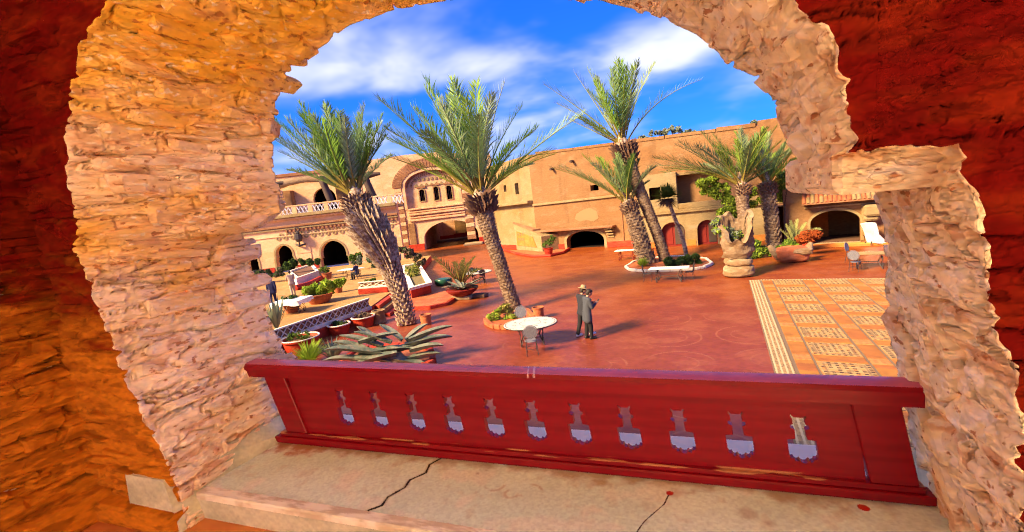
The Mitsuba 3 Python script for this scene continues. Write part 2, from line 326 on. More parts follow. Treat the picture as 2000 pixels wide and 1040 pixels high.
lay_stones(aw, PW, N, (REV0+3, REV1-4), 'm_rubble', 90, lambda p, i, j: np.array([0, 1.0, .2]), ((.12, .42), (.05, .125)), rs, keep=lambda p: seen(p) and -1.9 < p[0] < .45 and p[2] > 5, edge=Y_IN)
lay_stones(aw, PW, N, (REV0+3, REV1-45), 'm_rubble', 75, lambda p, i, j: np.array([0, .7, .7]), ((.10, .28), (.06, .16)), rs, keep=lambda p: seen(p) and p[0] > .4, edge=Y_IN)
lay_stones(aw, PW, N, (REV1+26, REV1+85), 'm_shaded_clay', 40, lambda p, i, j: np.array([1.0, 0, 0]), ((.10, .34), (.025, .06)), rs, keep=lambda p: seen(p) and (-3.1 < p[0] < -2.3))
# impost block at the right springing
imp = bx(.40, .86, 1.55, 2.23, 4.825, 4.955, .02).subdivide_to_size(.03)
v = imp.vertices; imp.vertices = v+(meshkit.fbm(v*9, 3, 2)[:, None]-.5)*.05*unit(v-v.mean(0))
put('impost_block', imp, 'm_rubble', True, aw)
# room of the gallery behind the wall
lw = thing('left_side_wall', 'rubble side wall at the left edge with dark red interior shade in its colour, laid in rough horizontal courses', 'wall')
yy, zz = np.meshgrid(np.linspace(1.42, .1, 200), np.linspace(3.3, 6.7, 330), indexing='ij')
PL = np.stack([np.full_like(yy, -3.12), yy, zz], -1); PLn = np.tile([1.0, 0, 0], PL.shape[:2]+(1,))
PL = PL+PLn*strata(PL, .8, 31)[..., None]*1.5
put('face', grid_mesh(PL), 'm_shaded_clay', True, lw)
put('core', bx(-3.6, -3.2, -6.2, 1.42, 0, 6.7), 'm_bounce_plaster', parent=lw)  # core carried back out of view to block direct sun
put('bounce_face', bx(-3.2, -3.10, -6.2, .12, 3.3, 6.7, .02), 'm_bounce_plaster', parent=lw)  # unseen pale face, added to throw light on the jamb
lay_stones(lw, PL, PLn, (5, 190), 'm_shaded_clay', 90, lambda p, i, j: np.array([0, 1.0, 0]), ((.14, .5), (.03, .08)), rs, keep=lambda p: p[1] > .3 and 3.6 < p[2] < 6.5)
def col_bounce_plaster(p, n, uv): return mix(V(.85, .77, .65), V(.89, .83, .73), fbm(p.x*2, p.y*2, p.z*2, 3))  # near-white plaster, made pale to bounce light through the gallery
bsdf('m_bounce_plaster', proc(col_bounce_plaster), .9, .2, lambda p, n, uv: fbm(p.x*8, p.y*8, p.z*8, 4), .01)
# unseen open back and roof terrace, added so sunlit floor and wall bounce light in
k = put('bounce_wall', bx(2.7, 2.95, -16, 1.3, 0, 8.2), 'm_bounce_plaster'); tag(k, 'unseen pale wall on the right, added to bounce sunlight into the gallery', 'wall', kind='thing')
structure('gallery_ceiling', bx(-3.6, 2.69, -3.2, 1.30, 6.7, 6.95), 'm_bounce_plaster', label='pale plaster ceiling of the gallery overhead')
structure('bounce_floor', bx(-12, 2.69, -16, .6, 3.30, 3.485), bsdf('m_bounce_stone', (.86, .79, .67), .8), label='unseen pale floor behind the gallery, added to bounce sunlight inside')
structure('gallery_floor', bx(-3.3, 2.7, .6, 1.55, 3.30, 3.49), 'm_gallery_floor', label='orange tiled strip of gallery floor at the lower left')
sk_ = thing('skirting', 'ochre plaster skirting along the foot of the left gallery wall', 'skirting')
put('side_run', bx(-3.2, -3.02, -2.5, 1.40, 3.49, 3.645, .012), 'm_shaded_clay', parent=sk_)
put('front_run', bx(-3.02, -2.44, 1.30, 1.42, 3.49, 3.60, .012), 'm_shaded_clay', parent=sk_)
# sill slab
sl = thing('window_sill', 'cracked concrete sill slab with rings, stains and drops of red paint under the red railing', 'sill')
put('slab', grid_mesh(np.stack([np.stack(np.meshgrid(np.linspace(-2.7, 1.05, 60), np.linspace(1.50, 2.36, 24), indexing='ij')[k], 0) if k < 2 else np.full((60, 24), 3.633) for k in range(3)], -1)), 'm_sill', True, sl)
put('apron', bx(-2.6, 1.0, 1.462, 2.36, 3.35, 3.628), 'm_curb', parent=sl)
put('nosing', bx(-2.43, .80, 1.445, 1.515, 3.60, 3.638, .008), 'm_nosing', parent=sl)
def quadprism(a, b): return trimesh.convex.convex_hull(np.vstack([a, b]))
cb = quadprism(np.array([[-2.80, 1.345, 3.48], [-2.43, 1.345, 3.48], [-2.45, 1.345, 3.62], [-2.505, 1.36, 3.755], [-2.80, 1.36, 3.755]]), np.array([[-2.7, 2.22, 3.48], [-2.40, 2.22, 3.48], [-2.40, 2.22, 3.64], [-2.50, 2.22, 3.75], [-2.7, 2.22, 3.75]]))
kc = put('curb', cb, 'm_curb', parent=sl)
cb = quadprism(np.array([[.78, 1.40, 3.5], [1.0, 1.40, 3.5], [1.0, 1.40, 3.80], [.83, 1.40, 3.80], [.80, 1.40, 3.66]]), np.array([[.80, 2.22, 3.5], [1.0, 2.22, 3.5], [1.0, 2.22, 3.84], [.86, 2.22, 3.84], [.81, 2.22, 3.66]]))
put('curb', cb, 'm_curb', parent=sl)
# red railing
rl = thing('red_railing', 'dark red painted wooden railing with a row of baluster shaped cut outs', 'railing')
def slant(m, lean=0.0, s=-.0125, x0=-2.55):
    m = m.copy(); v = m.vertices.copy(); k = np.clip((v[:, 2]-3.66)/.45, 0, 1)
    if lean: v[:, 0] += (.125-.03*v[:, 0])*lean*np.clip(4.066-v[:, 2], 0, .37)
    v[:, 2] += s*(v[:, 0]-x0)*k; m.vertices = v; return m
prof = Polygon([(-.062, .0), (-.062, .058), (-.05, .075), (-.02, .082), (.03, .082), (.05, .07), (.05, 0)])
tr = extr(prof, 3.31); tr = xf(tr, frame((-2.555, 2.0, 4.065), (0, 1, 0), (0, 0, 1), (1, 0, 0)))
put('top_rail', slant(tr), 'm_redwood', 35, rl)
put('bottom_rail', slant(bx(-2.46, .80, 1.955, 2.03, 3.636, 3.675, .006)), 'm_redwood', parent=rl)
put('bottom_ledge', slant(bx(-2.40, .775, 1.972, 2.03, 3.675, 3.70, .004)), 'm_redwood', parent=rl)
put('stile', slant(bx(-2.46, -2.30, 1.978, 2.03, 3.70, 4.066, .004), 1.5), 'm_redwood', parent=rl)
put('stile', slant(bx(.545, .70, 1.978, 2.03, 3.70, 4.066, .004), 1.5), 'm_redwood', parent=rl)
half = [(0, -.108), (.010, -.104), (.016, -.094), (.024, -.102), (.032, -.098), (.036, -.086), (.046, -.088), (.051, -.078), (.051, 0), (.021, .004), (.019, .048), (.034, .056), (.034, .068), (.022, .072), (.022, .096), (.030, .108), (.026, .116), (.016, .104), (0, .104)]
cut = Polygon([(x, z) for x, z in half]+[(-x, z) for x, z in half[::-1]])
CUTS = [(x, 3.862+.010*i/10, 1.0) for i, x in enumerate((.365, .137, -.092, -.318, -.548, -.768, -.988, -1.222, -1.450, -1.690, -1.925))]
panel = sbox(-2.285, 3.695, .565, 4.07)
for (x, z, s) in CUTS: panel = panel.difference(affinity.translate(affinity.scale(cut, s, s, origin=(0, 0)), x, z))
pm = xf(extr(panel, .03), frame((0, 2.026, 0), (1, 0, 0), (0, 0, 1), (0, -1, 0)))
put('panel', slant(pm, .75), 'm_redwood', parent=rl)

# ------------------------------------------------------------ materials of the court
def col_plaza(p, n, uv):
    a = fbm(p.x*.35, p.y*.35, 1, 3); b = fbm(p.x*1.1, p.y*1.5, 3, 4); g = fbm(p.x*9, p.y*12, 5, 3)
    c = mix(V(.30, .058, .024), V(.36, .080, .010), smoothstep(16, 30, p.y+16*(a-.5)))  # pinkish near, orange far: shade and sun on the floor put into the colour
    c = mix(c, V(.25, .038, .015), smoothstep(.50, .70, b)*.55)
    c = mix(c, V(.40, .11, .045), smoothstep(.48, .30, b)*.5)
    # worn painted rosettes between the benches
    u = (p.x*.99+p.y*.12)/2.4; v = (p.y*.99-p.x*.12)/2.4
    fu = u-dr.floor(u)-.5; fv = v-dr.floor(v)-.5
    r = dr.sqrt(fu*fu+fv*fv)
    ring = smoothstep(.020, .006, dr.abs(r-.40))+.7*smoothstep(.016, .005, dr.abs(r-.22))
    worn = smoothstep(.45, .66, fbm(p.x*.9+4, p.y*.9, 2, 3))*smoothstep(26, 14, p.y)*smoothstep(-9, -5, p.x)
    c = mix(c, V(.46, .16, .075), dr.minimum(ring, 1)*worn*.45)
    return c*(.52+.27*g)
bsdf('m_plaza', proc(col_plaza), .38, .45, lambda p, n, uv: fbm(p.x*7, p.y*7, 0, 4), .02, 6e-3)
def plaster(key, A, B, C, sc=1.0, rough=.9):
    def f(p, n, uv):
        a = fbm(p.x*.3*sc, p.y*.3*sc, p.z*.45*sc, 4); b = fbm(p.x*1.1*sc+7, p.y*1.1*sc, p.z*1.9*sc, 4); g = fbm(p.x*7*sc, p.y*7*sc, p.z*11*sc, 3)
        st = fbm(p.x*1.7*sc, p.y*1.7*sc, p.z*.16*sc, 4)
        c = mix(V(*A), V(*B), smoothstep(.38, .64, a))
        c = mix(c, V(*C), smoothstep(.50, .80, b)*.6)
        c = c*(1-.17*smoothstep(.54, .74, st))
        return c*(.78+.44*g)
    return bsdf(key, proc(f), rough, .2, lambda p, n, uv: fbm(p.x*4, p.y*4, p.z*6, 4)+.4*fbm(p.x*17, p.y*17, p.z*22, 2), .03, .01)
plaster('m_adobe_orange', (.265, .140, .060), (.238, .118, .047), (.315, .19, .098))
plaster('m_adobe_pale', (0.284, 0.199, 0.093), (0.267, 0.168, 0.065), (0.337, 0.260, 0.154))
plaster('m_adobe_cream', (0.307, 0.226, 0.111), (0.291, 0.194, 0.085), (0.355, 0.282, 0.178))
plaster('m_adobe_pink', (.68, .42, .235), (.63, .36, .18), (.74, .50, .31))
plaster('m_red_paint', (.42, .035, .014), (.36, .025, .012), (.48, .08, .03), 1, .6)
plaster('m_orange_paint', (.52, .15, .03), (.48, .19, .04), (.56, .24, .08))
plaster('m_white_lime', (.74, .66, .54), (.68, .58, .46), (.80, .74, .64))
plaster('m_brick_brown', (.30, .14, .07), (.26, .11, .05), (.40, .22, .12), 2)
plaster('m_platform_tile', (.36, .20, .075), (.32, .165, .055), (.42, .26, .12), 2)
plaster('m_terracotta', (.44, .13, .05), (.38, .10, .04), (.5, .2, .09), 3, .6)
plaster('m_driftstone', (.30, .21, .12), (.25, .15, .075), (.42, .32, .21), 4)
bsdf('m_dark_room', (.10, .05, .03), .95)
bsdf('m_wood_dark', (.07, .045, .035), .7); bsdf('m_door_red', (.20, .018, .012), .5)
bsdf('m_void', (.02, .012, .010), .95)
bsdf('m_iron', (.045, .035, .035), .45, .5); bsdf('m_chair_grey', (.16, .16, .19), .5, .5)
bsdf('m_white_paint', (.80, .78, .74), .5)

# ------------------------------------------------------------ setting: ground
xs = np.r_[-900, -300, -120, np.linspace(-70, 40, 12), 120, 300, 900]; ys = np.r_[-900, -200, -40, np.linspace(-8, 90, 12), 200, 900]
structure('plaza', grid_mesh(np.stack(list(np.meshgrid(xs, ys, indexing='ij'))+[np.zeros((len(xs), len(ys)))], -1)), 'm_plaza', label='worn red painted courtyard floor')
# the gallery building under and around the arch
gb = thing('gallery_building', 'lower storey and flanks of the building that carries the arched gallery', 'building')
put('base', bx(-26, 24, 1.5, 2.30, 0, 3.2), 'm_adobe_pink', parent=gb)
put('flank', bx(-26, -6.5, 1.5, 2.28, 3.2, 6.95), 'm_adobe_pink', parent=gb)
put('flank', bx(4.5, 24, 1.5, 2.28, 3.2, 6.95), 'm_adobe_pink', parent=gb)
put('parapet', bx(-26, 24, 1.45, 2.36, 6.95, 7.15), 'm_adobe_pink', parent=gb)

# ------------------------------------------------------------ mosaic pavement on the right
C1 = np.array([2.76, 24.90]); E1 = np.array([.982, -.19]); E1 /= np.linalg.norm(E1); E2 = np.array([-.0717, -.9974])
_inv = np.linalg.inv(np.array([E1, E2]).T)
def carpet_ab(p):
    dx, dy = p.x-C1[0], p.y-C1[1]
    return dx*_inv[0, 0]+dy*_inv[0, 1], dx*_inv[1, 0]+dy*_inv[1, 1]
ROW, COL, A0, B0 = 1.58, 1.66, .52, .16
def col_mosaic(p, n, uv):
    a, b = carpet_ab(p)
    u = (a-A0)/COL; v = (b-B0)/ROW
    cu, cv = dr.floor(u), dr.floor(v)
    fu = (u-cu)*COL-.49; fv = (v-cv)*ROW
    k = cell_rand(cu, cv, 3)
    x, y = fu/1.17, fv/1.12                         # 0..1 over the wide tile
    e = dr.minimum(dr.minimum(x, 1-x)*1.17, dr.minimum(y, 1-y)*1.12)
    q = .062+.020*k
    cx, cy = dr.floor(fu/q), dr.floor(fv/q)
    chk = cx-2*dr.floor(cx/2)+cy-2*dr.floor(cy/2)
    chk = chk*.6
    r = cell_rand(cx, cy, cu*7+cv)
    pat = mix(V(.38, .25, .10), V(.09, .05, .022), smoothstep(.35, .75, chk*.75+.3*(r-.5)))
    pat = mix(pat, V(.46, .20, .05), smoothstep(.80, .86, r))
    pat = mix(pat, V(.19, .11, .05), smoothstep(.030, .020, dr.abs(e-.16))*.7)
    pat = mix(pat, V(.42, .16, .04), smoothstep(.05, .04, e)*.8)
    g = fbm(p.x*9, p.y*9, 3, 3)
    return pat*(.75+.5*g)
def col_plaintile(p, n, uv):
    a, b = carpet_ab(p); k = cell_rand(dr.floor(a/.55), dr.floor(b/.5), 1); g = fbm(p.x*5, p.y*5, 1, 4)
    return mix(V(0.297, 0.098, 0.023), V(0.336, 0.141, 0.023), k)*(.75+.5*g)
def col_border(p, n, uv):
    a, b = carpet_ab(p); s = dr.abs(dr.sin(a*math.pi/.12)); c = dr.floor(b/.06)+dr.floor(a/.06)
    r = cell_rand(dr.floor(a/.06), dr.floor(b/.06), 2)
    return mix(mix(V(.19, .12, .06), V(.36, .22, .09), r), V(.52, .42, .25), smoothstep(.75, .9, s)*.7)
bsdf('m_mosaic', proc(col_mosaic), .6, .35); bsdf('m_plaintile', proc(col_plaintile), .6, .35); bsdf('m_border', proc(col_border), .6, .35)
bsdf('m_grout', (.16, .11, .07), .8)
mo = 'mosaic_pavement'; COUNT[mo] = 1
def cp(a, b): return C1+E1*a+E2*b
def quad_slab(a0, a1, b0, b1, z0, z1, ch=.006):
    lo = [cp(a0, b0), cp(a1, b0), cp(a1, b1), cp(a0, b1)]; c = np.mean(lo, axis=0)
    hi = [q+unit(c-q)*ch*1.4 for q in lo]
    v = np.array([[*q, z0] for q in lo]+[[*q, z1-ch] for q in lo]+[[*q, z1] for q in hi])
    return trimesh.convex.convex_hull(v)
NCOL, NROW = 6, 13
put('bed', quad_slab(0, A0+NCOL*COL+1.0, 0, B0+NROW*ROW+.3, .0, .010, .002), 'm_grout', parent=mo); tag(mo+'__bed')
labels[mo] = {'label': 'patterned mosaic tile panel let into the red courtyard floor', 'kind': 'structure'}
put('border_strip', quad_slab(.04, .46, .04, B0+NROW*ROW, .01, .024), 'm_border', parent=mo)
put('border_strip', quad_slab(.48, A0+NCOL*COL+.6, -.02, .11, .01, .024), 'm_border', parent=mo)
for i in range(NCOL):
    for j in range(NROW):
        a, b = A0+i*COL, B0+j*ROW; h = RNG.uniform(-.002, .003)
        put('plain_tile', quad_slab(a+.04, a+.455, b+.02, b+1.10, .01, .026+h), 'm_plaintile', parent=mo)
        put('mosaic_tile', quad_slab(a+.52, a+COL-.03, b+.02, b+1.10, .01, .028-h), 'm_mosaic', parent=mo)
        put('corner_tile', quad_slab(a+.04, a+.455, b+1.13, b+ROW-.02, .01, .026), 'm_mosaic', parent=mo)
        put('plain_tile', quad_slab(a+.52, a+COL-.03, b+1.13, b+ROW-.02, .01, .026-h), 'm_plaintile', parent=mo)

# ------------------------------------------------------------ buildings round the court
def arch_poly(a0, a1, z0, zs, zt, n=18):
    t = np.linspace(np.pi, 0, n); c, r = (a0+a1)/2, (a1-a0)/2
    return Polygon([(a0, z0)]+[(c+r*np.cos(q), zs+(zt-zs)*np.sin(q)) for q in t]+[(a1, z0)])
def wbox(w, a0, a1, z0, z1, o0, o1, ch=.02):
    return xf(bx(a0, a1, z0, z1, o0, o1, ch), w.M())
def facade(parent, w, poly, holes, thick, mat, name='wall'):
    p = Polygon(poly) if not hasattr(poly, 'area') else poly
    for h in holes: p = p.difference(h)
    m = xf(extr(p, thick), w.M(-thick)); return put(name, m, mat, parent=parent)
def room(parent, w, a0, a1, z0, z1, o0, o1, mat='m_dark_room', name='interior'):
    """open fronted box behind an opening; o0 < o1 are distances out of the wall plane"""
    b = bx(a0, a1, z0, z1, o0, o1); keep = b.face_normals[:, 2] < .9
    m = trimesh.Trimesh(b.vertices, b.faces[keep], process=False); put(name, xf(m, w.M()), mat, parent=parent)
def A(w, x, y): return float(w.uv(x, y)[0])
def Z(w, x, y): return float(w.uv(x, y)[1])
def ring(w, a0, a1, zs, zt, wd, o, z0=None, n=18):
    """arched band of width wd round an opening, standing o proud"""
    outer = arch_poly(a0-wd, a1+wd, zs if z0 is None else z0, zs, zt+wd, n); inner = arch_poly(a0, a1, (zs if z0 is None else z0)-.01, zs, zt, n)
    return xf(extr(outer.difference(inner), o), w.M(.0))
c8, s8 = math.cos(math.radians(15)), math.sin(math.radians(15))
c21, s21 = math.cos(math.radians(21)), math.sin(math.radians(21))
WR = Wall(ground(1110, 487), (c8, -s8)); WP = Wall(ground(1311, 483), (math.cos(.06), -math.sin(.06))); WQ = Wall(ground(1587, 482), (.978, -.21))
WG = Wall(ground(815, 490), (c21, s21)); WL = Wall(ground(640, 531), (c21, s21))
# --- tall adobe block on the right of the gate
k = thing('adobe_building', 'tall orange adobe block with an arched black doorway and plain upper wall', 'building')
a_c = A(WR, 1046, 440); a_d0, a_d1 = A(WR, 1108, 480), A(WR, 1181, 480); aR = A(WR, 1560, 300)
ztop = Z(WR, 1150, 291); zled = Z(WR, 1120, 392)
dz = Z(WR, 1140, 452)
door = arch_poly(a_d0, a_d1, -.2, dz*.5, dz)
aw0 = A(WR, 1153, 368); win = sbox(aw0, Z(WR, 1158, 373), A(WR, 1169, 368), Z(WR, 1158, 362))
top = [(a_c, -.2), (aR+14, -.2), (aR+14, Z(WR, 1540, 236)), (A(WR, 1480, 243), Z(WR, 1480, 236)), (A(WR, 1479, 243), Z(WR, 1479, 246)), (A(WR, 1250, 270), Z(WR, 1250, 276)), (a_c, Z(WR, 1024, 305))]
facade(k, WR, top, [door, win], .8, 'm_adobe_orange')
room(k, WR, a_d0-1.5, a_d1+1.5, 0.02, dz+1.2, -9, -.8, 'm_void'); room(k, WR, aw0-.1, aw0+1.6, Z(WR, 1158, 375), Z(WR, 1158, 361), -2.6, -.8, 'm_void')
put('roof', wbox(WR, a_c+.1, aR+14, ztop-1.1, ztop-.8, -14, -.8), 'm_adobe_orange', parent=k)
put('ledge', wbox(WR, a_c, A(WR, 1255, 380), zled-.12, zled+.1, 0, .22, .03), 'm_adobe_cream', parent=k)
put('door_surround', ring(WR, a_d0, a_d1, dz*.5, dz, .28, .05, 0), 'm_adobe_cream', parent=k)
zl2 = Z(WR, 1140, 446.5)
put('canopy', wbox(WR, A(WR, 1062, 450), A(WR, 1203, 440), zl2-.05, zl2+.13, 0, .9, .03), 'm_brick_brown', parent=k)
for px in (1067, 1192): put('corbel', cat_([wbox(WR, A(WR, px-6, 455), A(WR, px+8, 455), zl2-.2-.28*i, zl2-.06-.28*i, 0, .7-.2*i, .03) for i in range(4)]), 'm_adobe_cream', parent=k)
put('dado', wbox(WR, a_c, a_d0-.3, 0, .55, 0, .06), 'm_red_paint', parent=k); put('dado', wbox(WR, a_d1+.3, A(WR, 1275, 480), 0, .55, 0, .06), 'm_red_paint', parent=k)
pt_ = WR.uv(np.array([1128, 1140, 1152, 1163, 1166, 1158, 1145, 1133, 1126]), np.array([420, 413, 409, 415, 425, 430, 427, 430, 427]))
put('plaster_patch', xf(extr(Polygon(pt_).buffer(.25).buffer(-.1), .02), WR.M(0)), bsdf('m_patch', (.29, .185, .085), .9), parent=k)
for x, y in ((1119, 315), (1080, 330), (1210, 322)): a_, z_ = WR.uv(x, y); put('drain_spout', tube([WR.pt(a_, z_, -.1), WR.pt(a_, z_-.06, .55)], .13, 7), 'm_wood_dark', parent=k)
put('conduit', tube([WR.pt(A(WR, 1216, 430), z_, .05) for z_ in np.linspace(.6, ztop-.6, 5)], .05, 6), 'm_brick_brown', parent=k)
for x0, x1 in ((1046, 1120), (1121, 1200), (1201, 1300), (1301, 1400), (1401, 1478)):
    zc0, zc1 = [Z(WR, x, np.interp(x, [1022, 1250, 1479], [305, 276, 246])) for x in (x0, x1)]
    put('coping', xf(extr(Polygon([(A(WR, x0, 300)+.03, zc0-.05), (A(WR, x1, 300), zc1-.05), (A(WR, x1, 300), zc1+.22+RNG.uniform(-.05, .08)), (A(WR, x0, 300)+.03, zc0+.22+RNG.uniform(-.05, .08))]), .9), WR.M(-.82)), 'm_adobe_orange', 25, k)
# return wall towards the gate
Pc = WR.pt(a_c, 0); dfar = depth_of(Pc)*1.17; Pf = at_depth(957, 400, dfar)
uo = (Pc-Pf)[:2]; WO = Wall(Pc, uo); La = float(np.linalg.norm(uo))
holes = []
for (x0, x1, yt, yb) in ((984, 989, 362, 375), (1006, 1013, 358, 380)):
    holes.append(sbox(A(WO, x0, 370), Z(WO, (x0+x1)/2, yb), A(WO, x1, 370), Z(WO, (x0+x1)/2, yt)))
facade(k, WO, [(-La-.6, -.2), (0, -.2), (0, Z(WO, 1024, 305)), (-La, Z(WO, 957, 325)), (-La-.6, Z(WO, 957, 325))], holes, .7, 'm_adobe_pale', 'return_wall')
for h in holes: x0, z0, x1, z1 = h.bounds; room(k, WO, x0-.1, x1+.1, z0-.1, z1+.1, -1.6, -.7, 'm_void')
zo = Z(WO, 1005, 398.5)
put('ledge', wbox(WO, -La, -.02, zo-.15, zo+.15, 0, .7, .04), 'm_adobe_pale', parent=k)
put('dado', wbox(WO, -La, -.02, 0, .5, 0, .06), 'm_red_paint', parent=k)
# --- kiosk like stair block with orange panels in the corner
k = thing('stair_block', 'low sloping cream stair block with orange latticed side in the corner beside the black doorway', 'stairs')
g0, g1 = ground(1012, 488), ground(1050, 492); WK = Wall(g0, (g1-g0)[:2]); L = float(np.linalg.norm((g1-g0)[:2]))
h0, h1 = Z(WK, 1003, 437), Z(WK, 1040, 452)
facade(k, WK, [(-.4, 0), (L+1.2, 0), (L+1.2, h1*.75), (L*.9, h1), (-.4, h0)], [], 3.0, 'm_adobe_cream', 'body')
put('side_panel', xf(extr(Polygon([(0, .5), (L, .45), (L*.85, h1*.72), (.2, h0*.7)]), .06), WK.M(.0)), 'm_orange_paint', parent=k)
for i in range(3):
    for j in range(2): put('grille_hole', wbox(WK, .5+i*.62, .82+i*.62, h0*.36+j*.55, h0*.36+.3+j*.55, .06, .075, .01), 'm_brick_brown', parent=k)
put('coping', xf(extr(Polygon([(-.5, h0), (L*.9, h1), (L*.9, h1+.18), (-.5, h0+.18)]), 3.2), WK.M(-3.1)), 'm_brick_brown', parent=k)
k = thing('red_flower_bed', 'low red kerbed bed curving along the wall before the stair block', 'flower bed')
pts = [ground(x, y) for x, y in ((985, 490), (1010, 498), (1040, 503), (1075, 502), (1100, 496), (1112, 488))]
put('kerb', tube([p+[0, 0, .10] for p in pts], .14, 6), 'm_red_paint', parent=k)
put('soil', trimesh.Trimesh(np.array([p+[0, 0, .05] for p in pts]+[ground(1046, 489)+[0, 0, .05]]), [[i, i+1, len(pts)] for i in range(len(pts)-1)], process=False), 'm_terracotta', parent=k)
# --- lower cream house further right, two red doors below, windows above
k = thing('cream_house', 'cream two storey house with two arched red doors and dark upper windows', 'house')
aL, aRt = A(WP, 1246, 420), A(WP, 1560, 420)
zc = Z(WP, 1340, 415)
doors = []
for (x0, x1, xt, yt) in ((1293, 1339, 1314, 434.5), (1363, 1402, 1385, 429.5)):
    a0, a1, zt = A(WP, x0, 470), A(WP, x1, 470), Z(WP, xt, yt); doors.append((a0, a1, zt))
facade(k, WP, [(aL, -.2), (aRt, -.2), (aRt, zc), (aL, zc)], [arch_poly(a0, a1, -.21, zt*.62, zt) for a0, a1, zt in doors], .55, 'm_adobe_cream', 'lower_wall')
for a0, a1, zt in doors:
    d = put('door', wbox(WP, a0-.1, a1+.1, 0, zt+.1, -.56, -.48, .01), 'm_door_red', parent=k)
    for q in range(2): put('leaf', wbox(WP, a0+.1+q*(a1-a0)*.5, a0+(a1-a0)*.5*(q+1)-.06, .15, zt*.85, -.48, -.43, .02), 'm_wood_dark' if q else 'm_door_red', parent=d)
    put('door_surround', ring(WP, a0, a1, zt*.62, zt, .12, .03, 0), 'm_adobe_cream', parent=k)
ed = [aL]+[q for a0, a1, _ in doors for q in (a0-.13, a1+.13)]+[aRt]
for i in range(0, len(ed), 2): put('dado', wbox(WP, ed[i], ed[i+1], 0, .52, 0, .05), 'm_orange_paint', parent=k)
put('cornice', cat_([wbox(WP, aL-.1, aRt, zc, zc+.14, -.5, .25, .03), wbox(WP, aL-.1, aRt, zc+.14, zc+.3, -.5, .16, .02)]), 'm_adobe_pale', parent=k)
zt2, zpar = Z(WP, 1300, 338), Z(WP, 1360, 395)
aB = A(WP, 1322, 380)
o1 = sbox(A(WP, 1268, 380), Z(WP, 1277, 391), A(WP, 1290, 380), Z(WP, 1277, 367))
facade(k, WP, [(aL, zc+.3), (aB, zc+.3), (aB, zt2), (aL, zt2)], [o1], .5, 'm_adobe_cream', 'upper_wall')
put('side_wall', wbox(WP, aB-.5, aB-.02, zc+.3, zt2, -2.4, -.5), 'm_adobe_pale', parent=k)
put('parapet', wbox(WP, aB+.02, aRt, zc+.3, zpar, -.45, -.05, .03), 'm_adobe_pale', parent=k)
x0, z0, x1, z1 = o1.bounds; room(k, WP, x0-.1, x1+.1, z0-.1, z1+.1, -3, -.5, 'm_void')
WP2 = Wall(WP.o-WP.n*1.9, WP.u[:2])
wins = [sbox(A(WP2, 1330, 370), Z(WP2, 1344, 381), A(WP2, 1358, 370), Z(WP2, 1344, 357)), sbox(A(WP2, 1373, 368), Z(WP2, 1387, 378), A(WP2, 1401, 366), Z(WP2, 1387, 354))]
facade(k, WP2, [(A(WP2, 1316, 380), zc+.3), (A(WP2, 1600, 380), zc+.3), (A(WP2, 1600, 380), Z(WP2, 1380, 335)), (A(WP2, 1316, 380), Z(WP2, 1380, 335))], wins, .4, 'm_orange_paint' if False else 'm_adobe_orange', 'balcony_wall')
for h in wins:
    x0, z0, x1, z1 = h.bounds; room(k, WP2, x0-.3, x1+.3, z0-.3, z1+.3, -3.5, -.4, 'm_void')
    f = put('window', cat_([wbox(WP2, x0-.09, x0, z0-.09, z1+.09, -.2, .05), wbox(WP2, x1, x1+.09, z0-.09, z1+.09, -.2, .05), wbox(WP2, x0, x1, z1, z1+.09, -.2, .045), wbox(WP2, x0, x1, z0-.09, z0, -.2, .08)]), 'm_adobe_pale', parent=k)
put('roof', wbox(WP, aL+.05, aRt, zt2-.35, zt2-.1, -8, -.5), 'm_adobe_pale', parent=k)
put('end_wall', wbox(WP, aL+.02, aL+.5, 0, zt2-.36, -8, -.56), 'm_adobe_cream', parent=k)
# white flowers standing in the balcony window
fl = thing('white_flower_pot', 'small white flowers in the dark upper window of the cream house', 'flowers')
pc = WP2.pt((wins[0].bounds[0]+wins[0].bounds[2])/2+.1, wins[0].bounds[1]+.02, -.1)
put('pot', lathe([(0, 0), (.12, 0), (.16, .2), (.0, .2)], 10, pc), 'm_terracotta', parent=fl)
put('blossoms', cat_([xf(trimesh.creation.icosphere(subdivisions=1, radius=.07), frame(pc+[NR.normal(0, .22), NR.normal(0, .06), .3+NR.normal(0, .07)], (1, 0, 0), (0, 1, 0), (0, 0, 1))) for _ in range(14)]), 'm_white_paint', parent=fl)
# --- pavilion at the right end
k = thing('arched_pavilion', 'ochre pavilion with a wide dark arch under a strip of roof tiles', 'pavilion')
aL, aRt = A(WQ, 1531, 440), A(WQ, 1800, 440); a0, a1 = A(WQ, 1583, 450), A(WQ, 1681, 450); zs, zt = Z(WQ, 1583, 438), Z(WQ, 1634, 411)
ztp = Z(WQ, 1620, 362)
facade(k, WQ, [(aL, -.2), (aRt, -.2), (aRt, ztp), (aL, ztp)], [arch_poly(a0, a1, -.21, zs, zt)], .6, 'm_adobe_orange')
room(k, WQ, a0-2, a1+3, .16, zt+.5, -9, -.6, 'm_dark_room'); put('floor', wbox(WQ, a0-2, a1+3, .0, .15, -8.9, .0, .01), 'm_driftstone', parent=k)
put('inner_wall', wbox(WQ, a0-1.9, a0+1.1, .16, zt+.3, -4.2, -3.9), 'm_orange_paint', parent=k); put('step', wbox(WQ, a0-.3, aRt, 0, .16, .002, .9, .02), 'm_orange_paint', parent=k)
put('arch_surround', ring(WQ, a0, a1, zs, zt, .16, .06, .3), 'm_adobe_cream', parent=k)
put('dado', wbox(WQ, aL, a0-.18, 0, .6, 0, .05), 'm_red_paint', parent=k)
zf = Z(WQ, 1640, 403)
put('string_course', wbox(WQ, A(WQ, 1570, 400), aRt, zf, zf+.10, 0, .12, .02), 'm_adobe_cream', parent=k)
ze0, ze1 = Z(WQ, 1640, 394), Z(WQ, 1640, 374); ae0 = A(WQ, 1566, 390)
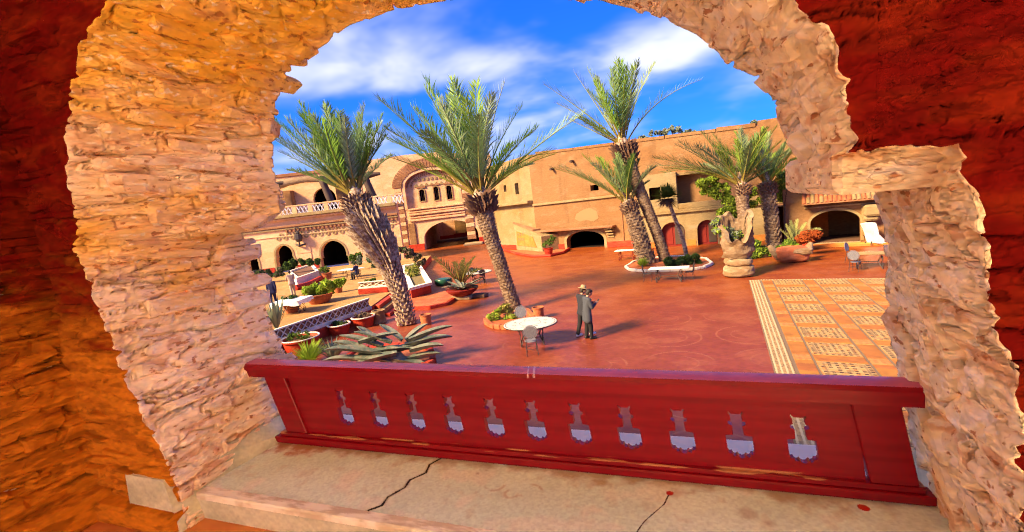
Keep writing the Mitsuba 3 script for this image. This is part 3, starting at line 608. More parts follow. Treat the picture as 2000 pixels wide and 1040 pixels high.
ea = put('tile_eave', xf(extr(Polygon([(0, ze0+.05), (.95, ze0), (.95, ze0+.06), (0, ze1)]), aRt-ae0), frame(WQ.pt(ae0, 0), WQ.n, [0, 0, 1], WQ.u)), 'm_brick_brown', parent=k)
nt = int((aRt-ae0)/.24)
tile = extr(Polygon([(math.cos(t)*r, math.sin(t)*r) for r, ts in ((.105, np.linspace(0, np.pi, 7)), (.085, np.linspace(np.pi, 0, 7))) for t in ts]), 1.0)
dvec = unit(WQ.n*.95+np.array([0, 0, ze0-ze1])); TD = mikit.ply(tile, 'm_terracotta', smooth=40); TD2 = mikit.ply(tile, 'm_adobe_pale', smooth=40)
for i in range(nt):
    for j in range(2):
        o = WQ.pt(ae0+.12+i*.24, ze1+.02)+dvec*(.02+.5*j)*1.0+np.array([0, 0, .01*j]); up = np.cross(dvec, WQ.u); up = up if up[2] > 0 else -up
        M = frame(o, WQ.u, up, dvec*.6)
        put('roof_tile', TD if RNG.random() < .6 else TD2, None, parent=k, tw=TM(M))
zcap = Z(WQ, 1700, 430)
put('pier', wbox(WQ, A(WQ, 1683, 450), A(WQ, 1693, 450), .6, zf, .0, .22, .03), 'm_adobe_pale', parent=k)
put('capital', cat_([wbox(WQ, A(WQ, 1685, 420), A(WQ, 1716, 420), zcap, zcap+.35, .0, .7, .12), wbox(WQ, A(WQ, 1685, 420), A(WQ, 1722, 420), zcap+.3, zf-.02, 0, .95, .12)]), 'm_adobe_pale', parent=k)
put('roof', wbox(WQ, aL+.05, aRt, ztp-.3, ztp-.05, -9, -.6), 'm_adobe_orange', parent=k); put('end_wall', wbox(WQ, aL+.03, aL+.5, 0, ztp-.32, -9, -.61), 'm_adobe_orange', parent=k)
# --- gate tower
k = thing('gate_tower', 'stone gate tower with an open arched gateway and three dark windows in a carved recess', 'tower')
aL, aRt = A(WG, 690, 400), A(WG, 968, 400)
g0, g1, gs, gt = A(WG, 829, 470), A(WG, 936, 470), Z(WG, 826, 462), Z(WG, 879, 431)
r0, r1, rs_, rt = A(WG, 793, 385), A(WG, 897, 385), Z(WG, 791, 366), Z(WG, 843, 332)
zb = Z(WG, 845, 404)
gate = arch_poly(g0, g1, -.21, gs*.75, gt); rec = arch_poly(r0, r1, zb, rs_, rt)
topz = [Z(WG, 690, 318), Z(WG, 790, 303), Z(WG, 860, 297), Z(WG, 965, 306)]
facade(k, WG, [(aL, -.2), (aRt, -.2), (aRt, topz[3]), (A(WG, 860, 300), topz[2]), (A(WG, 790, 300), topz[1]), (aL, topz[0])], [gate, rec], 1.0, 'm_adobe_pink')
# the recess with its windows
wn = []
for (x0, x1, yt, yb) in ((818, 828, 371, 393), (847, 856, 365, 391), (872, 882, 363, 389)):
    wn.append(arch_poly(A(WG, x0, 380), A(WG, x1, 380), Z(WG, (x0+x1)/2, yb), Z(WG, (x0+x1)/2, yt+3), Z(WG, (x0+x1)/2, yt-1), 8))
facade(k, Wall(WG.o-WG.n*.55, WG.u[:2]), arch_poly(r0-.3, r1+.3, zb-.3, rs_, rt+.4), [affinity.translate(w_, 0, 0) for w_ in wn], .4, 'm_adobe_pink', 'recess_wall')
WG2 = Wall(WG.o-WG.n*.55, WG.u[:2])
for w_ in wn:
    x0, z0, x1, z1 = w_.bounds; room(k, WG2, x0-.2, x1+.2, z0-.2, z1+.2, -3, -.4, 'm_void')
    f = put('window', xf(extr(w_.buffer(.13).difference(w_), .12), WG2.M(0)), 'm_adobe_cream', parent=k)
    put('lintel', wbox(WG2, x0-.3, x1+.3, z1+.16, z1+.42, 0, .16, .03), 'm_brick_brown', parent=f)
    put('bar', cat_([wbox(WG2, x0+(x1-x0)*q-.03, x0+(x1-x0)*q+.03, z0, z1, -.3, -.26, .005) for q in (.35, .68)]), 'm_wood_dark', parent=f)
# carved tympanum
zz0 = Z(WG, 845, 361)
for (rr, n, s) in ((.93, 34, .30), (.78, 28, .24)):
    m = [xf(bx(-s*.3, s*.3, -s*.5, s*.5, 0, .14, .02), WG2.M(0) @ frame(((r0+r1)/2+math.cos(t)*(r1-r0)/2*rr, zz0+math.sin(t)*(rt-zz0)*rr, 0), (math.sin(t), -math.cos(t), 0), (math.cos(t), math.sin(t), 0), (0, 0, 1))) for t in np.linspace(.05, np.pi-.05, n)]
    tag(put('carved_band', cat_(m), 'm_brick_brown', parent=k), kind='stuff')
m = [wbox(WG2, r0+1.4+i*.62, r0+1.75+i*.62, zz0+.75, zz0+1.15, 0, .12, .02) for i in range(int((r1-r0-2.8)/.62))]
m += [xf(extr(Polygon([(0, 0), (.7, 0), (.35, .45)]), .1), WG2.M(0) @ frame((r0+1.3+i*.75, zz0-.05, 0), (1, 0, 0), (0, 1, 0), (0, 0, 1))) for i in range(int((r1-r0-2.4)/.75))]
tag(put('carved_frieze', cat_(m), 'm_adobe_pale', parent=k), kind='stuff')
# brick ring of voussoirs round the recess, each brick its own piece
c, rad, wd = (r0+r1)/2, (r1-r0)/2, 1.35
ths = np.linspace(0, np.pi, 36)
for i in range(35):
    t0, t1 = ths[i]+.008, ths[i+1]-.008
    def E_(t, g): return (c+math.cos(t)*(rad+g), rs_+math.sin(t)*(rt-rs_+g))
    put('voussoir', xf(extr(Polygon([E_(t0, .45), E_(t1, .45), E_(t1, .45+wd), E_(t0, .45+wd)]), .16+RNG.uniform(0, .08)), WG.M(0)), 'm_brick_brown', parent=k)
put('recess_band', ring(WG, r0+.0, r1-.0, rs_, rt, .4, .10, zb), 'm_adobe_pink', parent=k)
for sd, x in ((-1, r0-.45-wd), (1, r1+.45)):
    for j in range(14):
        z = rs_-.1-.62*(j+1)
        if z > .6: put('quoin', wbox(WG, x+RNG.uniform(0, .1), x+wd-RNG.uniform(0, .1), z, z+.56, 0, .10+RNG.uniform(0, .1), .03), 'm_brick_brown' if j % 2 else 'm_adobe_pink', parent=k)
# string courses and the square frame of the gateway
for y, h, o in ((405, .25, .3), (410, .18, .18), (415.5, .3, .35), (421, .18, .2), (427, .3, .3)):
    z = Z(WG, 860, y); put('moulding', wbox(WG, r0+.05, r1+.6, z, z+h, 0, o, .04), 'm_adobe_pink', parent=k)
zg = Z(WG, 870, 428)
for x in (A(WG, 800, 460), g1+.7): put('gate_pilaster', wbox(WG, x, x+1.0, .9, zg-.1, 0, .18, .05), 'm_adobe_orange', parent=k)
put('gate_surround', ring(WG, g0, g1, gs*.75, gt, .55, .08, .9), 'm_adobe_pink', parent=k)
for x0, x1 in ((A(WG, 799, 480), g0-.02), (g1+.02, g1+2.5)): put('dado', wbox(WG, x0, x1, 0, .95, 0, .22, .03), 'm_red_paint', parent=k)
# passage and the lit court seen through it
room_w = 'm_adobe_orange'
put('passage_wall', wbox(WG, g0-.5, g0-.02, 0, gt+.3, -16.3, -1.0), 'm_brick_brown', parent=k); put('passage_wall', wbox(WG, g1+.02, g1+.5, 0, gt+.3, -16.3, -1.0), 'm_brick_brown', parent=k)
put('passage_vault', wbox(WG, g0-.5, g1+.5, gt+.3, gt+.6, -13.5, -1.0), 'm_brick_brown', parent=k)
put('roof', wbox(WG, aL+.1, aRt, topz[1]-1.4, topz[1]-1.1, -12, -1), 'm_adobe_pink', parent=k)
k2 = thing('rear_court_wall', 'ochre and red wall with a dark door seen through the gateway', 'wall')
put('face', wbox(WG, g0-9, g1+9, 0, 7.5, -17, -16.4), 'm_adobe_pink', parent=k2); put('dado', wbox(WG, g0-9, g1+9, 0, 1.0, -16.4, -16.2), 'm_red_paint', parent=k2)
put('pillar', wbox(WG, (g0+g1)/2-1.0, (g0+g1)/2+1.2, 1.2, 7, -16.4, -15.4), 'm_platform_tile', parent=k2); put('pillar_base', wbox(WG, (g0+g1)/2-1.4, (g0+g1)/2+1.5, 0, 1.2, -16.4, -15.0), 'm_red_paint', parent=k2)
put('door', wbox(WG, (g0+g1)/2+1.3, (g0+g1)/2+3.8, 1.0, 6.2, -16.4, -16.25), 'm_void', parent=k2)
put('step', wbox(WG, g0-4, (g0+g1)/2+3, 0, .45, -15.0, -12.5, .03), 'm_driftstone', parent=k2)
k3 = thing('gate_kerb', 'low grey kerb block beside the right side of the gateway', 'kerb')
put('block', wbox(WG, g1-2.2, g1+.6, 0, .3, -1.0, 2.2, .05), 'm_driftstone', parent=k3)
# --- long left building: lower storey with dark arches, balcony above
k = thing('balcony_building', 'pink stone building with dark arched doorways, carved bands and a balcony with white lattice railing', 'building')
aL, aRt = A(WL, 300, 480), A(WL, 786, 480)
zbal = Z(WL, 640, 414)
ar = []
for (x0, x1, yb, ysh, yt, n) in ((534, 577, 524, 497, 480, 1), (621, 683, 523, 496, 470.5, 2), (476, 506, 529, 505, 488, 3)):
    a0, a1 = A(WL, x0+6, 510), A(WL, x1-2, 510); xm = (x0+x1)/2
    zsh, zt = Z(WL, xm, ysh), Z(WL, xm, yt); w_ = (a1-a0)
    ar.append(Polygon([(a0, .0), (a0, zsh*.78)]+[(a0+w_*.5+math.cos(t)*w_*.46, zsh+math.sin(t)*(zt-zsh)) for t in np.linspace(np.pi*1.08, -np.pi*.08, 16)]+[(a1, zsh*.78), (a1, 0)]))
facade(k, WL, [(aL, -.2), (aRt, -.2), (aRt, zbal), (aL, zbal)], ar, .7, 'm_adobe_pink', 'lower_wall')
for p_ in ar:
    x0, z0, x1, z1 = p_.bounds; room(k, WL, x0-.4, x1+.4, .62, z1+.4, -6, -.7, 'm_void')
    put('arch_surround', xf(extr(p_.buffer(.22).difference(p_.buffer(.01)).intersection(sbox(x0-2, .6, x1+2, 20)), .06), WL.M(0)), 'm_adobe_cream', parent=k)
for y, h, o, mt in ((417, .35, .7, 'm_adobe_cream'), (421, .2, .4, 'm_adobe_pink'), (435.5, .22, .30, 'm_brick_brown'), (440, .16, .2, 'm_adobe_cream'), (453, .10, .1, 'm_adobe_pink'), (478, .05, .05, 'm_brick_brown'), (497, .05, .05, 'm_brick_brown')):
    z = Z(WL, 640, y)
    if y < 470: put('moulding', wbox(WL, aL, aRt, z, z+h, 0, o, .03), mt, parent=k)
z = Z(WL, 640, 442)
tag(put('dentils', cat_([wbox(WL, a, a+.22, z-.18, z+.05, 0, .24, .02) for a in np.arange(aL+15, aRt, .46)]), 'm_brick_brown', parent=k), kind='stuff')
za, zb2 = Z(WL, 640, 459), Z(WL, 640, 447)
m = []
for a in np.arange(aL+14, aRt-.5, .8):
    for j in range(2):
        zc_ = za+(zb2-za)*(.28+.46*j)
        m.append(xf(extr(Point(0, 0).buffer(.26, 3).difference(Point(0, 0).buffer(.13, 3)), .08), WL.M(0) @ frame((a+.4*j, zc_, 0), (1, 0, 0), (0, 1, 0), (0, 0, 1))))
tag(put('carved_frieze', cat_(m), 'm_adobe_cream', parent=k), kind='stuff')
put('dado', wbox(WL, aL, ar[2].bounds[0]-.3, .6, 1.15, 0, .08), 'm_red_paint', parent=k); put('dado', wbox(WL, ar[2].bounds[2]+.3, ar[0].bounds[0]-.3, .6, 1.15, 0, .08), 'm_red_paint', parent=k); put('dado', wbox(WL, ar[0].bounds[2]+.3, ar[1].bounds[0]-.3, .6, 1.15, 0, .08), 'm_red_paint', parent=k)
# block courses of the lower wall (joint lines as thin raised stone courses)
for y in (470, 484, 498, 511):
    z = Z(WL, 700, y)
    for a in np.arange(aL+14, aRt-1.8, 1.75):
        b_ = sbox(a+.03, z-.62, a+1.68, z+.0)
        if not any(q.buffer(.3).intersects(b_) for q in ar): put('stone_block', wbox(WL, a+.03, a+1.68, z-.72, z, 0, .05+RNG.uniform(0, .03), .02), 'm_adobe_pink', parent=k)
put('balcony_floor', wbox(WL, aL, aRt, zbal-.3, zbal-.02, -3.6, -.7), 'm_adobe_cream', parent=k)
WU = Wall(WL.o-WL.n*3.2, WL.u[:2])
pa0, pa1 = A(WU, 611, 385), A(WU, 656, 385); pzt = Z(WU, 633, 367); pz0 = zbal
dr_ = arch_poly(pa0, pa1, pz0-.1, pz0+(pzt-pz0)*.55, pzt)
ux = [A(WU, 400, 360), A(WU, 705, 360)]
facade(k, WU, [(ux[0], zbal-.3), (ux[1], zbal-.3), (ux[1], Z(WU, 690, 329)), (A(WU, 556, 345), Z(WU, 556, 345)), (ux[0], Z(WU, 556, 345))], [dr_], .5, 'm_adobe_pink', 'upper_wall')
room(k, WU, pa0-.5, pa1+.5, zbal, pzt+.4, -4, -.5, 'm_void')
zr = Z(WU, 600, 341); put('coping', wbox(WU, ux[0], ux[1], zr, zr+.35, -.6, .15, .03), 'm_brick_brown', parent=k)
for (x0, x1, y) in ((556, 577, 374), (664, 690, 362)): put('pier', wbox(WU, A(WU, x0, 390), A(WU, x1, 390), zbal, Z(WU, x0+8, y), 0, 1.0, .04), 'm_adobe_orange', parent=k)
# white lattice railing with its posts
rz0, rz1 = zbal+.02, Z(WL, 640, 394)
ra0, ra1 = A(WL, 480, 420), A(WL, 790, 400)
put('handrail', wbox(WL, ra0, ra1, rz1-.16, rz1, .10, .30, .02), 'm_adobe_pink', parent=k)
npan = 10; pw = (ra1-ra0)/npan
for i in range(npan):
    x = ra0+i*pw; put('railing_post', wbox(WL, x, x+.5, rz0, rz1-.17, .12, .28, .02), 'm_adobe_pink', parent=k)
    n = 3; dw = (pw-.5)/n
    for j in range(n):
        q0, q1 = x+.5+j*dw, x+.5+(j+1)*dw
        for s in (0, 1):
            P0, P1 = WL.pt(q0 if s else q1, rz0, .2), WL.pt(q1 if s else q0, rz1-.16, .2+.03*s)
            put('lattice_bar', tube([P0, P1], .07, 4), 'm_white_paint', parent=k)
# pergola: forked log posts and log beams
k = thing('log_pergola', 'weathered log pergola on the balcony with forked dark posts', 'pergola')
def wpt(x, y, out, w=WU): a, z = w.uv(x, y); return w.pt(float(a), float(z), out)
bm = [wpt(x, y, 2.2) for x, y in ((540, 371), (557, 366), (580, 358), (610, 353), (640, 353))]
put('beam', tube(bm, [.45, .45, .42, .36, .3], 8), 'm_driftstone', True, k)
put('beam', tube([wpt(500, 366, 3.0), wpt(560, 362, 2.6), wpt(585, 358, 2.2)], .25, 7), 'm_wood_dark', True, k)
put('post', tube([wpt(641, 349, 2.2), wpt(648, 366, 2.2), wpt(656, 384, 2.2), wpt(664, 403, 2.2)], [.4, .38, .42, .4], 8), 'm_wood_dark', True, k)
put('bracket', tube([wpt(628, 352, 2.2), wpt(645, 352, 2.2), wpt(664, 363, 2.2)], [.22, .4, .2], 7), 'm_wood_dark', True, k)
put('post', tube([wpt(722, 344, 2.2), wpt(728, 360, 2.2), wpt(735, 376, 2.2), wpt(744, 392, 2.2)], [.42, .4, .42, .38], 8), 'm_wood_dark', True, k)
put('bracket', tube([wpt(714, 352, 2.2), wpt(724, 346, 2.2), wpt(752, 342, 2.2)], [.2, .42, .16], 7), 'm_wood_dark', True, k)
put('bracket', tube([wpt(708, 333, 2.2), wpt(714, 324, 2.2), wpt(726, 320, 2.2)], [.16, .18, .1], 6), 'm_wood_dark', True, k)
# wall lantern
k = thing('wall_lantern', 'black wrought iron lantern on a bracket between the two dark arches', 'lantern')
put('bracket', cat_([tube([WL.pt(*WL.uv(579, 478), .05), WL.pt(*WL.uv(588, 480), .5), WL.pt(*WL.uv(597, 477), .05)], .12, 6), tube([WL.pt(*WL.uv(588, 480), .3), WL.pt(*WL.uv(588, 472), .5)], .08, 6)]), 'm_iron', parent=k)
a, z = WL.uv(588, 472); put('lamp_body', lathe([(0, 0), (.25, .0), (.42, .3), (.42, .75), (.2, .95), (.28, 1.0), (.0, 1.25)], 8, WL.pt(a, z, .5)), 'm_iron', parent=k)
put('ring', xf(trimesh.creation.torus(.22, .06, 12, 6), frame(WL.pt(a, z+1.4, .5), WL.u, [0, 0, 1], WL.n)), 'm_iron', parent=k)

# ------------------------------------------------------------ raised terrace on the left
ZT = .6
def gp(x, y, z=0.0): return ground(x, y, z)
q = [(-48, 6), (-16.2, 6), (-15.95, 14.0), (-15.62, 19.6), (-17.0, 23.3), (-19.5, 29.5), (-26.5, 44.5), (-48, 36.5)]
ter = thing('raised_terrace', 'raised ochre tiled dining terrace with red base and low white lattice parapet', 'terrace')
put('deck', extr(Polygon(q).buffer(-.02), .04).apply_translation([0, 0, ZT-.04]), 'm_platform_tile', parent=ter)
put('base', extr(Polygon(q), ZT-.045), 'm_red_paint', parent=ter)
def parapet(p0, p1, h, ht, px_step, up=0.0):
    """low wall: red foot, white ledge, lattice between rails"""
    p0, p1 = np.array(p0, float), np.array(p1, float); w = Wall(p0, (p1-p0)); L = float(np.linalg.norm(p1-p0))
    if w.n @ (EYE-w.o) < 0: w = Wall(p1, (p0-p1))
    w.o = w.o+np.array([0, 0, up])
    put('parapet_wall', wbox(w, 0, L, 0.0, ht*.42, -.02, .16, .02), 'm_red_paint', parent=ter)
    put('parapet_ledge', wbox(w, 0, L, ht*.42, ht*.58, -.10, .10, .03), 'm_white_lime', parent=ter)
    put('parapet_rail', wbox(w, 0, L, ht-.07, ht, -.12, .04, .02), 'm_white_lime', parent=ter)
    put('parapet_back', wbox(w, 0, L, ht*.58, ht-.07, -.12, -.08, .0), 'm_brick_brown', parent=ter)
    n = max(2, int(L/px_step)); s = L/n
    for i in range(n):
        for d in (0, 1):
            a0, a1 = (i*s, (i+1)*s) if d else ((i+1)*s, i*s)
            put('lattice_bar', tube([w.pt(a0, ht*.58, -.05), w.pt(a1, ht-.07, -.05+.02*d)], .03, 4), 'm_white_lime', parent=ter)
parapet((-16.08, 9.5), (-15.64, 19.5), 0, 1.06, .36)
parapet((-19.2, 23.1), (-17.3, 23.5), 0, .75, .4, ZT)
for i in range(3):
    z1 = ZT-.2*i; o = -.15+.42*i
    d = np.array([.94, -.34]); e = np.array([-.34, .94])*1.0; b0 = np.array([-15.6, 19.9])
    m = bx(-.4, o+.42, .1, 3.3, 0, z1-.05, .02); put('step', xf(m, frame([b0[0], b0[1], 0], [*d, 0], [*e, 0], (0, 0, 1))), 'm_red_paint' if i % 2 == 0 else 'm_platform_tile', parent=ter)
# curved red dais with the white trough
k = thing('curved_dais', 'low red step with a curved edge beside the leaning palm trunk', 'step')
ctr = gp(815, 583); pd = Polygon([gp(x, y)[:2] for x, y in ((760, 600), (800, 604), (840, 603), (868, 597), (884, 586), (880, 573), (862, 562), (830, 556), (790, 560), (762, 575))]).buffer(.25)
put('slab', extr(pd, .17), 'm_red_paint', parent=k); put('top', extr(pd.buffer(-.12), .02).apply_translation([0, 0, .172]), 'm_terracotta', parent=k)
k = thing('white_trough', 'white rectangular trough on a red base filled with pale yellow plants', 'trough')
tp = Polygon([gp(x, y, .85)[:2] for x, y in ((783, 519), (818, 514), (842, 552), (800, 563))])
put('body', extr(tp.buffer(-.06), .7), 'm_red_paint', parent=k)
put('rim', extr(tp.buffer(.06).difference(tp.buffer(-.28)), .16).apply_translation([0, 0, .70]), 'm_white_lime', parent=k)
put('filling', extr(tp.buffer(-.27), .03).apply_translation([0, 0, .72]), bsdf('m_straw', (.16, .12, .05), .9), parent=k)
_lr = random.Random(8); _c = tp.centroid

# ------------------------------------------------------------ palms
def leafmat(key, col, trans=.5):
    scene[key] = {'type': 'twosided', 'bsdf': {'type': 'principled', 'base_color': col, 'roughness': .45, 'specular': .45}} if trans is None else \
        {'type': 'principledthin', 'base_color': col, 'roughness': .5, 'diff_trans': trans, 'spec_trans': 0.0, 'eta': 1.4}
    return key
VC = {'type': 'mesh_attribute', 'name': 'vertex_color'}
leafmat('m_frond', VC, .6)
GREENS = [((.11, .20, .03), 1), ((.10, .165, .06), 1), ((.16, .24, .04), 1), ((.13, .19, .07), .6), ((.16, .21, .11), 1)]
def frond_mesh(B, dir0, tip, rng, col, n=58, width=.20, lean=.72, droop=.0):
    """a feather leaf: curved rachis from B to tip, two rows of narrow leaflets in a shallow V"""
    B, tip = np.asarray(B, float), np.asarray(tip, float); L = np.linalg.norm(tip-B)
    C = B+unit(dir0)*L*.52
    t = np.linspace(0, 1, 15)[:, None]
    q = (1-t)**2*B+2*t*(1-t)*C+t**2*tip
    T_ = np.gradient(q, axis=0); T_ /= np.linalg.norm(T_, axis=1, keepdims=True)
    side0 = np.cross(T_[7], [0, 0, 1.0])
    if np.linalg.norm(side0) < .15: side0 = np.cross(T_[7], RGT)
    roll = rng.uniform(-.45, .45); s0 = unit(side0); u0 = np.cross(s0, T_[7]); side0 = s0*math.cos(roll)+u0*math.sin(roll)
    side = np.cross(np.cross(T_, side0), T_); side /= np.linalg.norm(side, axis=1, keepdims=True); upv = np.cross(side, T_)
    upv *= np.sign((upv @ np.array([0, 0, 1.0])).sum() or 1)
    r = tube(q, np.linspace(.055, .012, 15), 4, False)
    yb = np.array([.38, .30, .07]); g = np.array(col)
    rc = np.repeat(np.where(t < .35, yb, .5*yb+.5*g*1.4), 4, axis=0)
    s = np.linspace(.16, .995, n); idx = s*14; i0 = np.minimum(idx.astype(int), 13); f = (idx-i0)[:, None]
    def lp(a): return a[i0]*(1-f)+a[i0+1]*f
    p, tt, sd, uv = lp(q), lp(T_), lp(side), lp(upv)
    prof = np.sin(np.pi*np.clip(.10+.86*(s-.1)/.9, 0, 1))**.55
    V_, F_, K_ = [], [], []; o = 0
    for sg in (-1, 1):
        ln = (width*L*prof*(1+.22*NR.normal(size=n)))[:, None]
        a = lean*(1-.35*s)[:, None]+.10*NR.normal(size=(n, 1))
        d = tt*np.cos(a)+sg*sd*np.sin(a)+uv*(.28+.12*NR.normal(size=(n, 1)))
        d /= np.linalg.norm(d, axis=1, keepdims=True)
        w = np.cross(d, uv); w /= np.linalg.norm(w, axis=1, keepdims=True); wd = .021+.010*NR.random((n, 1))
        e = p+d*ln+np.array([0, 0, -1.0])*ln*(droop+.10*NR.random((n, 1)))
        m = p+d*ln*.4
        V_.append(np.stack([p, m+w*wd, m-w*wd, e], 1).reshape(-1, 3))
        k = np.arange(n)*4+o; F_ += [np.stack([k, k+1, k+2], 1), np.stack([k+1, k+3, k+2], 1)]; o += 4*n
        K_.append(np.repeat(g*(.75+.5*NR.random((n, 1))), 4, axis=0))
    v = np.vstack([r.vertices]+V_); fc = np.vstack([r.faces]+[x+len(r.vertices) for x in F_]); kc = np.vstack([rc]+K_)
    return trimesh.Trimesh(v, fc, process=False), np.clip(kc, .01, .8)
def trunk_axis(base, pts, dep):
    ax = [np.array(base)]+[at_depth(x, y, dep) for x, y in pts]
    return np.array(ax)
def spline(P, n):
    from scipy.interpolate import CubicSpline
    s = np.r_[0, np.cumsum(np.linalg.norm(np.diff(P, axis=0), axis=1))]; return CubicSpline(s, P)(np.linspace(0, s[-1], n))
def col_bark(p, n, uv):
    a = fbm(p.x*5, p.y*5, p.z*7, 4); g = fbm(p.x*30, p.y*30, p.z*30, 2)
    return mix(V(.16, .095, .055), V(.34, .24, .16), smoothstep(.3, .7, a))*(.7+.6*g)
bsdf('m_bark', proc(col_bark), .95, .15)
def col_boot(p, n, uv):
    a = fbm(p.x*9, p.y*9, p.z*9, 4)
    return mix(V(.22, .13, .08), V(.50, .40, .29), smoothstep(.35, .68, a))
bsdf('m_boot', proc(col_boot), .9, .2)
def col_boot2(p, n, uv):
    a = fbm(p.x*9, p.y*9, p.z*9, 4)
    return mix(V(.13, .075, .045), V(.30, .215, .145), smoothstep(.35, .72, a))
bsdf('m_boot_brown', proc(col_boot2), .92, .2)
bsdf('m_boot_dark', (.14, .075, .05), .95, .15)
def boots(ax, rad, step, per, length, out, width, rng, t0=0, t1=1, up=.8):
    """old leaf bases round a trunk: wedges set in a spiral, pointing up and outwards"""
    n = len(ax); s = np.r_[0, np.cumsum(np.linalg.norm(np.diff(ax, axis=0), axis=1))]; V_, F_ = [], []; o = 0; k = 0; h = s[-1]*t0
    base = np.array([[-.5, 0, 0], [.5, 0, 0], [.36, .6, .35], [-.36, .6, .35], [0, .1, .55], [0, 1.0, .9]])
    fc = np.array([[0, 1, 4], [1, 2, 4], [0, 4, 3], [4, 2, 5], [4, 5, 3], [2, 3, 5], [0, 3, 2], [0, 2, 1]])
    while h < s[-1]*t1:
        c = np.array([np.interp(h, s, ax[:, q]) for q in range(3)]); i = int(np.clip(np.searchsorted(s, h), 1, n-1)); tg = unit(ax[i]-ax[i-1])
        r = np.interp(h, s, rad); e1 = unit(np.cross(tg, [0, 1, .1])); e2 = np.cross(tg, e1)
        for j in range(per):
            a = (j+.5*(k % 2)+rng.uniform(-.12, .12))*2*math.pi/per; n_ = e1*math.cos(a)+e2*math.sin(a); w_ = np.cross(tg, n_)
            l, o_, wd = length(h/s[-1])*rng.uniform(.7, 1.3), out(h/s[-1])*rng.uniform(.7, 1.3), width*rng.uniform(.8, 1.15)
            V_.append(c+n_*(r-.02)+base[:, :1]*w_*wd+base[:, 1:2]*tg*l*up+base[:, 2:]*n_*o_); F_.append(fc+o); o += 6
        h += step*rng.uniform(.9, 1.1); k += 1
    return trimesh.Trimesh(np.vstack(V_), np.vstack(F_), process=False)
def palm(label, base, tpx, rpx, crown, tips, seed, extra=10, step=.20, per=9, ln=.26, out=.16, ruffle=.3, bright=1.0, spiky=None, cut=None, frlen=None):
    rng = random.Random(seed); k = thing('palm_tree', label, 'palm tree', 'date palms of the court')
    base = np.array(base); dep = depth_of(base); ax = spline(trunk_axis(base, tpx, dep), 26); rad = np.interp(np.linspace(0, 1, 26), np.linspace(0, 1, len(rpx)), np.array(rpx)*dep/FPX)
    put('trunk', tube(ax, rad*.93, 14), 'm_bark', True, k)
    w = 2*math.pi*rad.mean()/per*(1.12 if not spiky else .75)
    L_ = spiky if spiky else (lambda t: ln); O_ = (lambda t: out) if not spiky else (lambda t: out+.55*max(0, L_(t)-ln))
    tag(put('leaf_bases', boots(ax, rad, step, per, L_, O_, w, rng), 'm_boot' if spiky else 'm_boot_brown', parent=k), kind='stuff')
    top = ax[-1]; tg = unit(ax[-1]-ax[-3])
    tag(put('dead_stubs', boots(ax, rad*1.02, step*.55, per, lambda t: ruffle, lambda t: ruffle*.95, w*.5, rng, .86, 1.0, .55), 'm_boot_dark', parent=k), kind='stuff')
    B = at_depth(*crown, dep); L0 = np.mean([np.linalg.norm(at_depth(x, y, dep)-B) for x, y, *_ in tips])
    heart = tube([top-tg*.3, B*.6+top*.4, B+tg*.5], [rad[-1]*.85, rad[-1]*.7, rad[-1]*.2], 10)
    put('heart', heart, 'm_boot', True, k)
    for i in range(len(tips)+extra):
        if i < len(tips):
            x, y, *o = tips[i]; dd = o[0] if o else rng.uniform(-1.0, 1.0); tip = at_depth(x, y, dep); tip = tip+FWD*dd*L0*.42
            bow = o[1] if len(o) > 1 else .35
        else:
            a = rng.uniform(0, 2*math.pi); el = rng.uniform(.25, 1.2); bow = .4
            tip = B+L0*rng.uniform(.8, 1.0)*(RGT*math.cos(a)*math.cos(el)+FWD*math.sin(a)*math.cos(el)*.9+UPV*math.sin(el))
        ch = unit(tip-B); d0 = unit(ch+bow*tg+.1*np.array([rng.uniform(-1, 1) for _ in range(3)]))
        g, b = GREENS[rng.randrange(5)]; g = tuple(c*bright for c in g)
        st = top+unit(np.cross(tg, ch)+1e-6)*rng.uniform(-.5, .5)*rad[-1]*.8+ch*rad[-1]*.5
        m, kc = frond_mesh(st, d0, tip, rng, g, n=62)
        put('frond', m, 'm_frond', False, k, color=kc)
    return k
G = ground
palm('leaning date palm with a thick shaggy trunk, leftmost of the palms', G(795, 634), [(786, 590), (770, 540), (747, 490), (719, 440), (699, 400), (694, 384)], [17, 15, 15, 18, 22, 22, 20], (694, 372),
     [(530, 236, .3), (542, 275, -.4, .25), (528, 262, .1, .3), (575, 213, .5), (603, 216, -.6), (632, 200, .2), (655, 228, -.8), (690, 212, .6), (716, 210, -.2), (738, 228, .5), (757, 236, -.5), (750, 262, .2), (610, 236, -.9), (552, 300, -.2, .2), (585, 258, .9), (640, 248, -1.0), (682, 238, 1.0), (560, 250, -.7), (600, 260, -1.2), (665, 262, -1.2), (700, 255, -1.1), (580, 232, 1)], 11,
     extra=8, step=.15, per=12, ln=.24, out=.15, bright=1.9, spiky=lambda t: .20+.75*math.exp(-((t-.64)/.22)**2))
palm('tall date palm with a ringed trunk rising from the small bed beside the round table', G(1007, 608), [(986, 545), (968, 490), (951, 435), (941, 395), (938, 386)], [14, 13, 13, 14, 17, 20], (936, 372),
     [(735, 188, .2), (760, 258, -.3), (742, 240, .6, .3), (800, 195, .7), (835, 165, -.3), (870, 172, .5), (893, 186, -.9), (930, 158, .1), (960, 178, .8), (987, 168, -.3), (1020, 205, .1), (1140, 221, .1, .22), (770, 286, -.6, .3), (745, 300, .2, .35), (850, 210, -1.2), (900, 205, -1.3), (875, 235, -1.3), (920, 230, -1.2), (720, 252, 0, .3), (905, 215, 1.2), (965, 215, -1.0), (820, 235, -1.0), (840, 290, -1.3, .5), (1000, 262, .9)], 12,
     extra=8, step=.13, per=12, ln=.16, out=.07, ruffle=.4, bright=2.1)
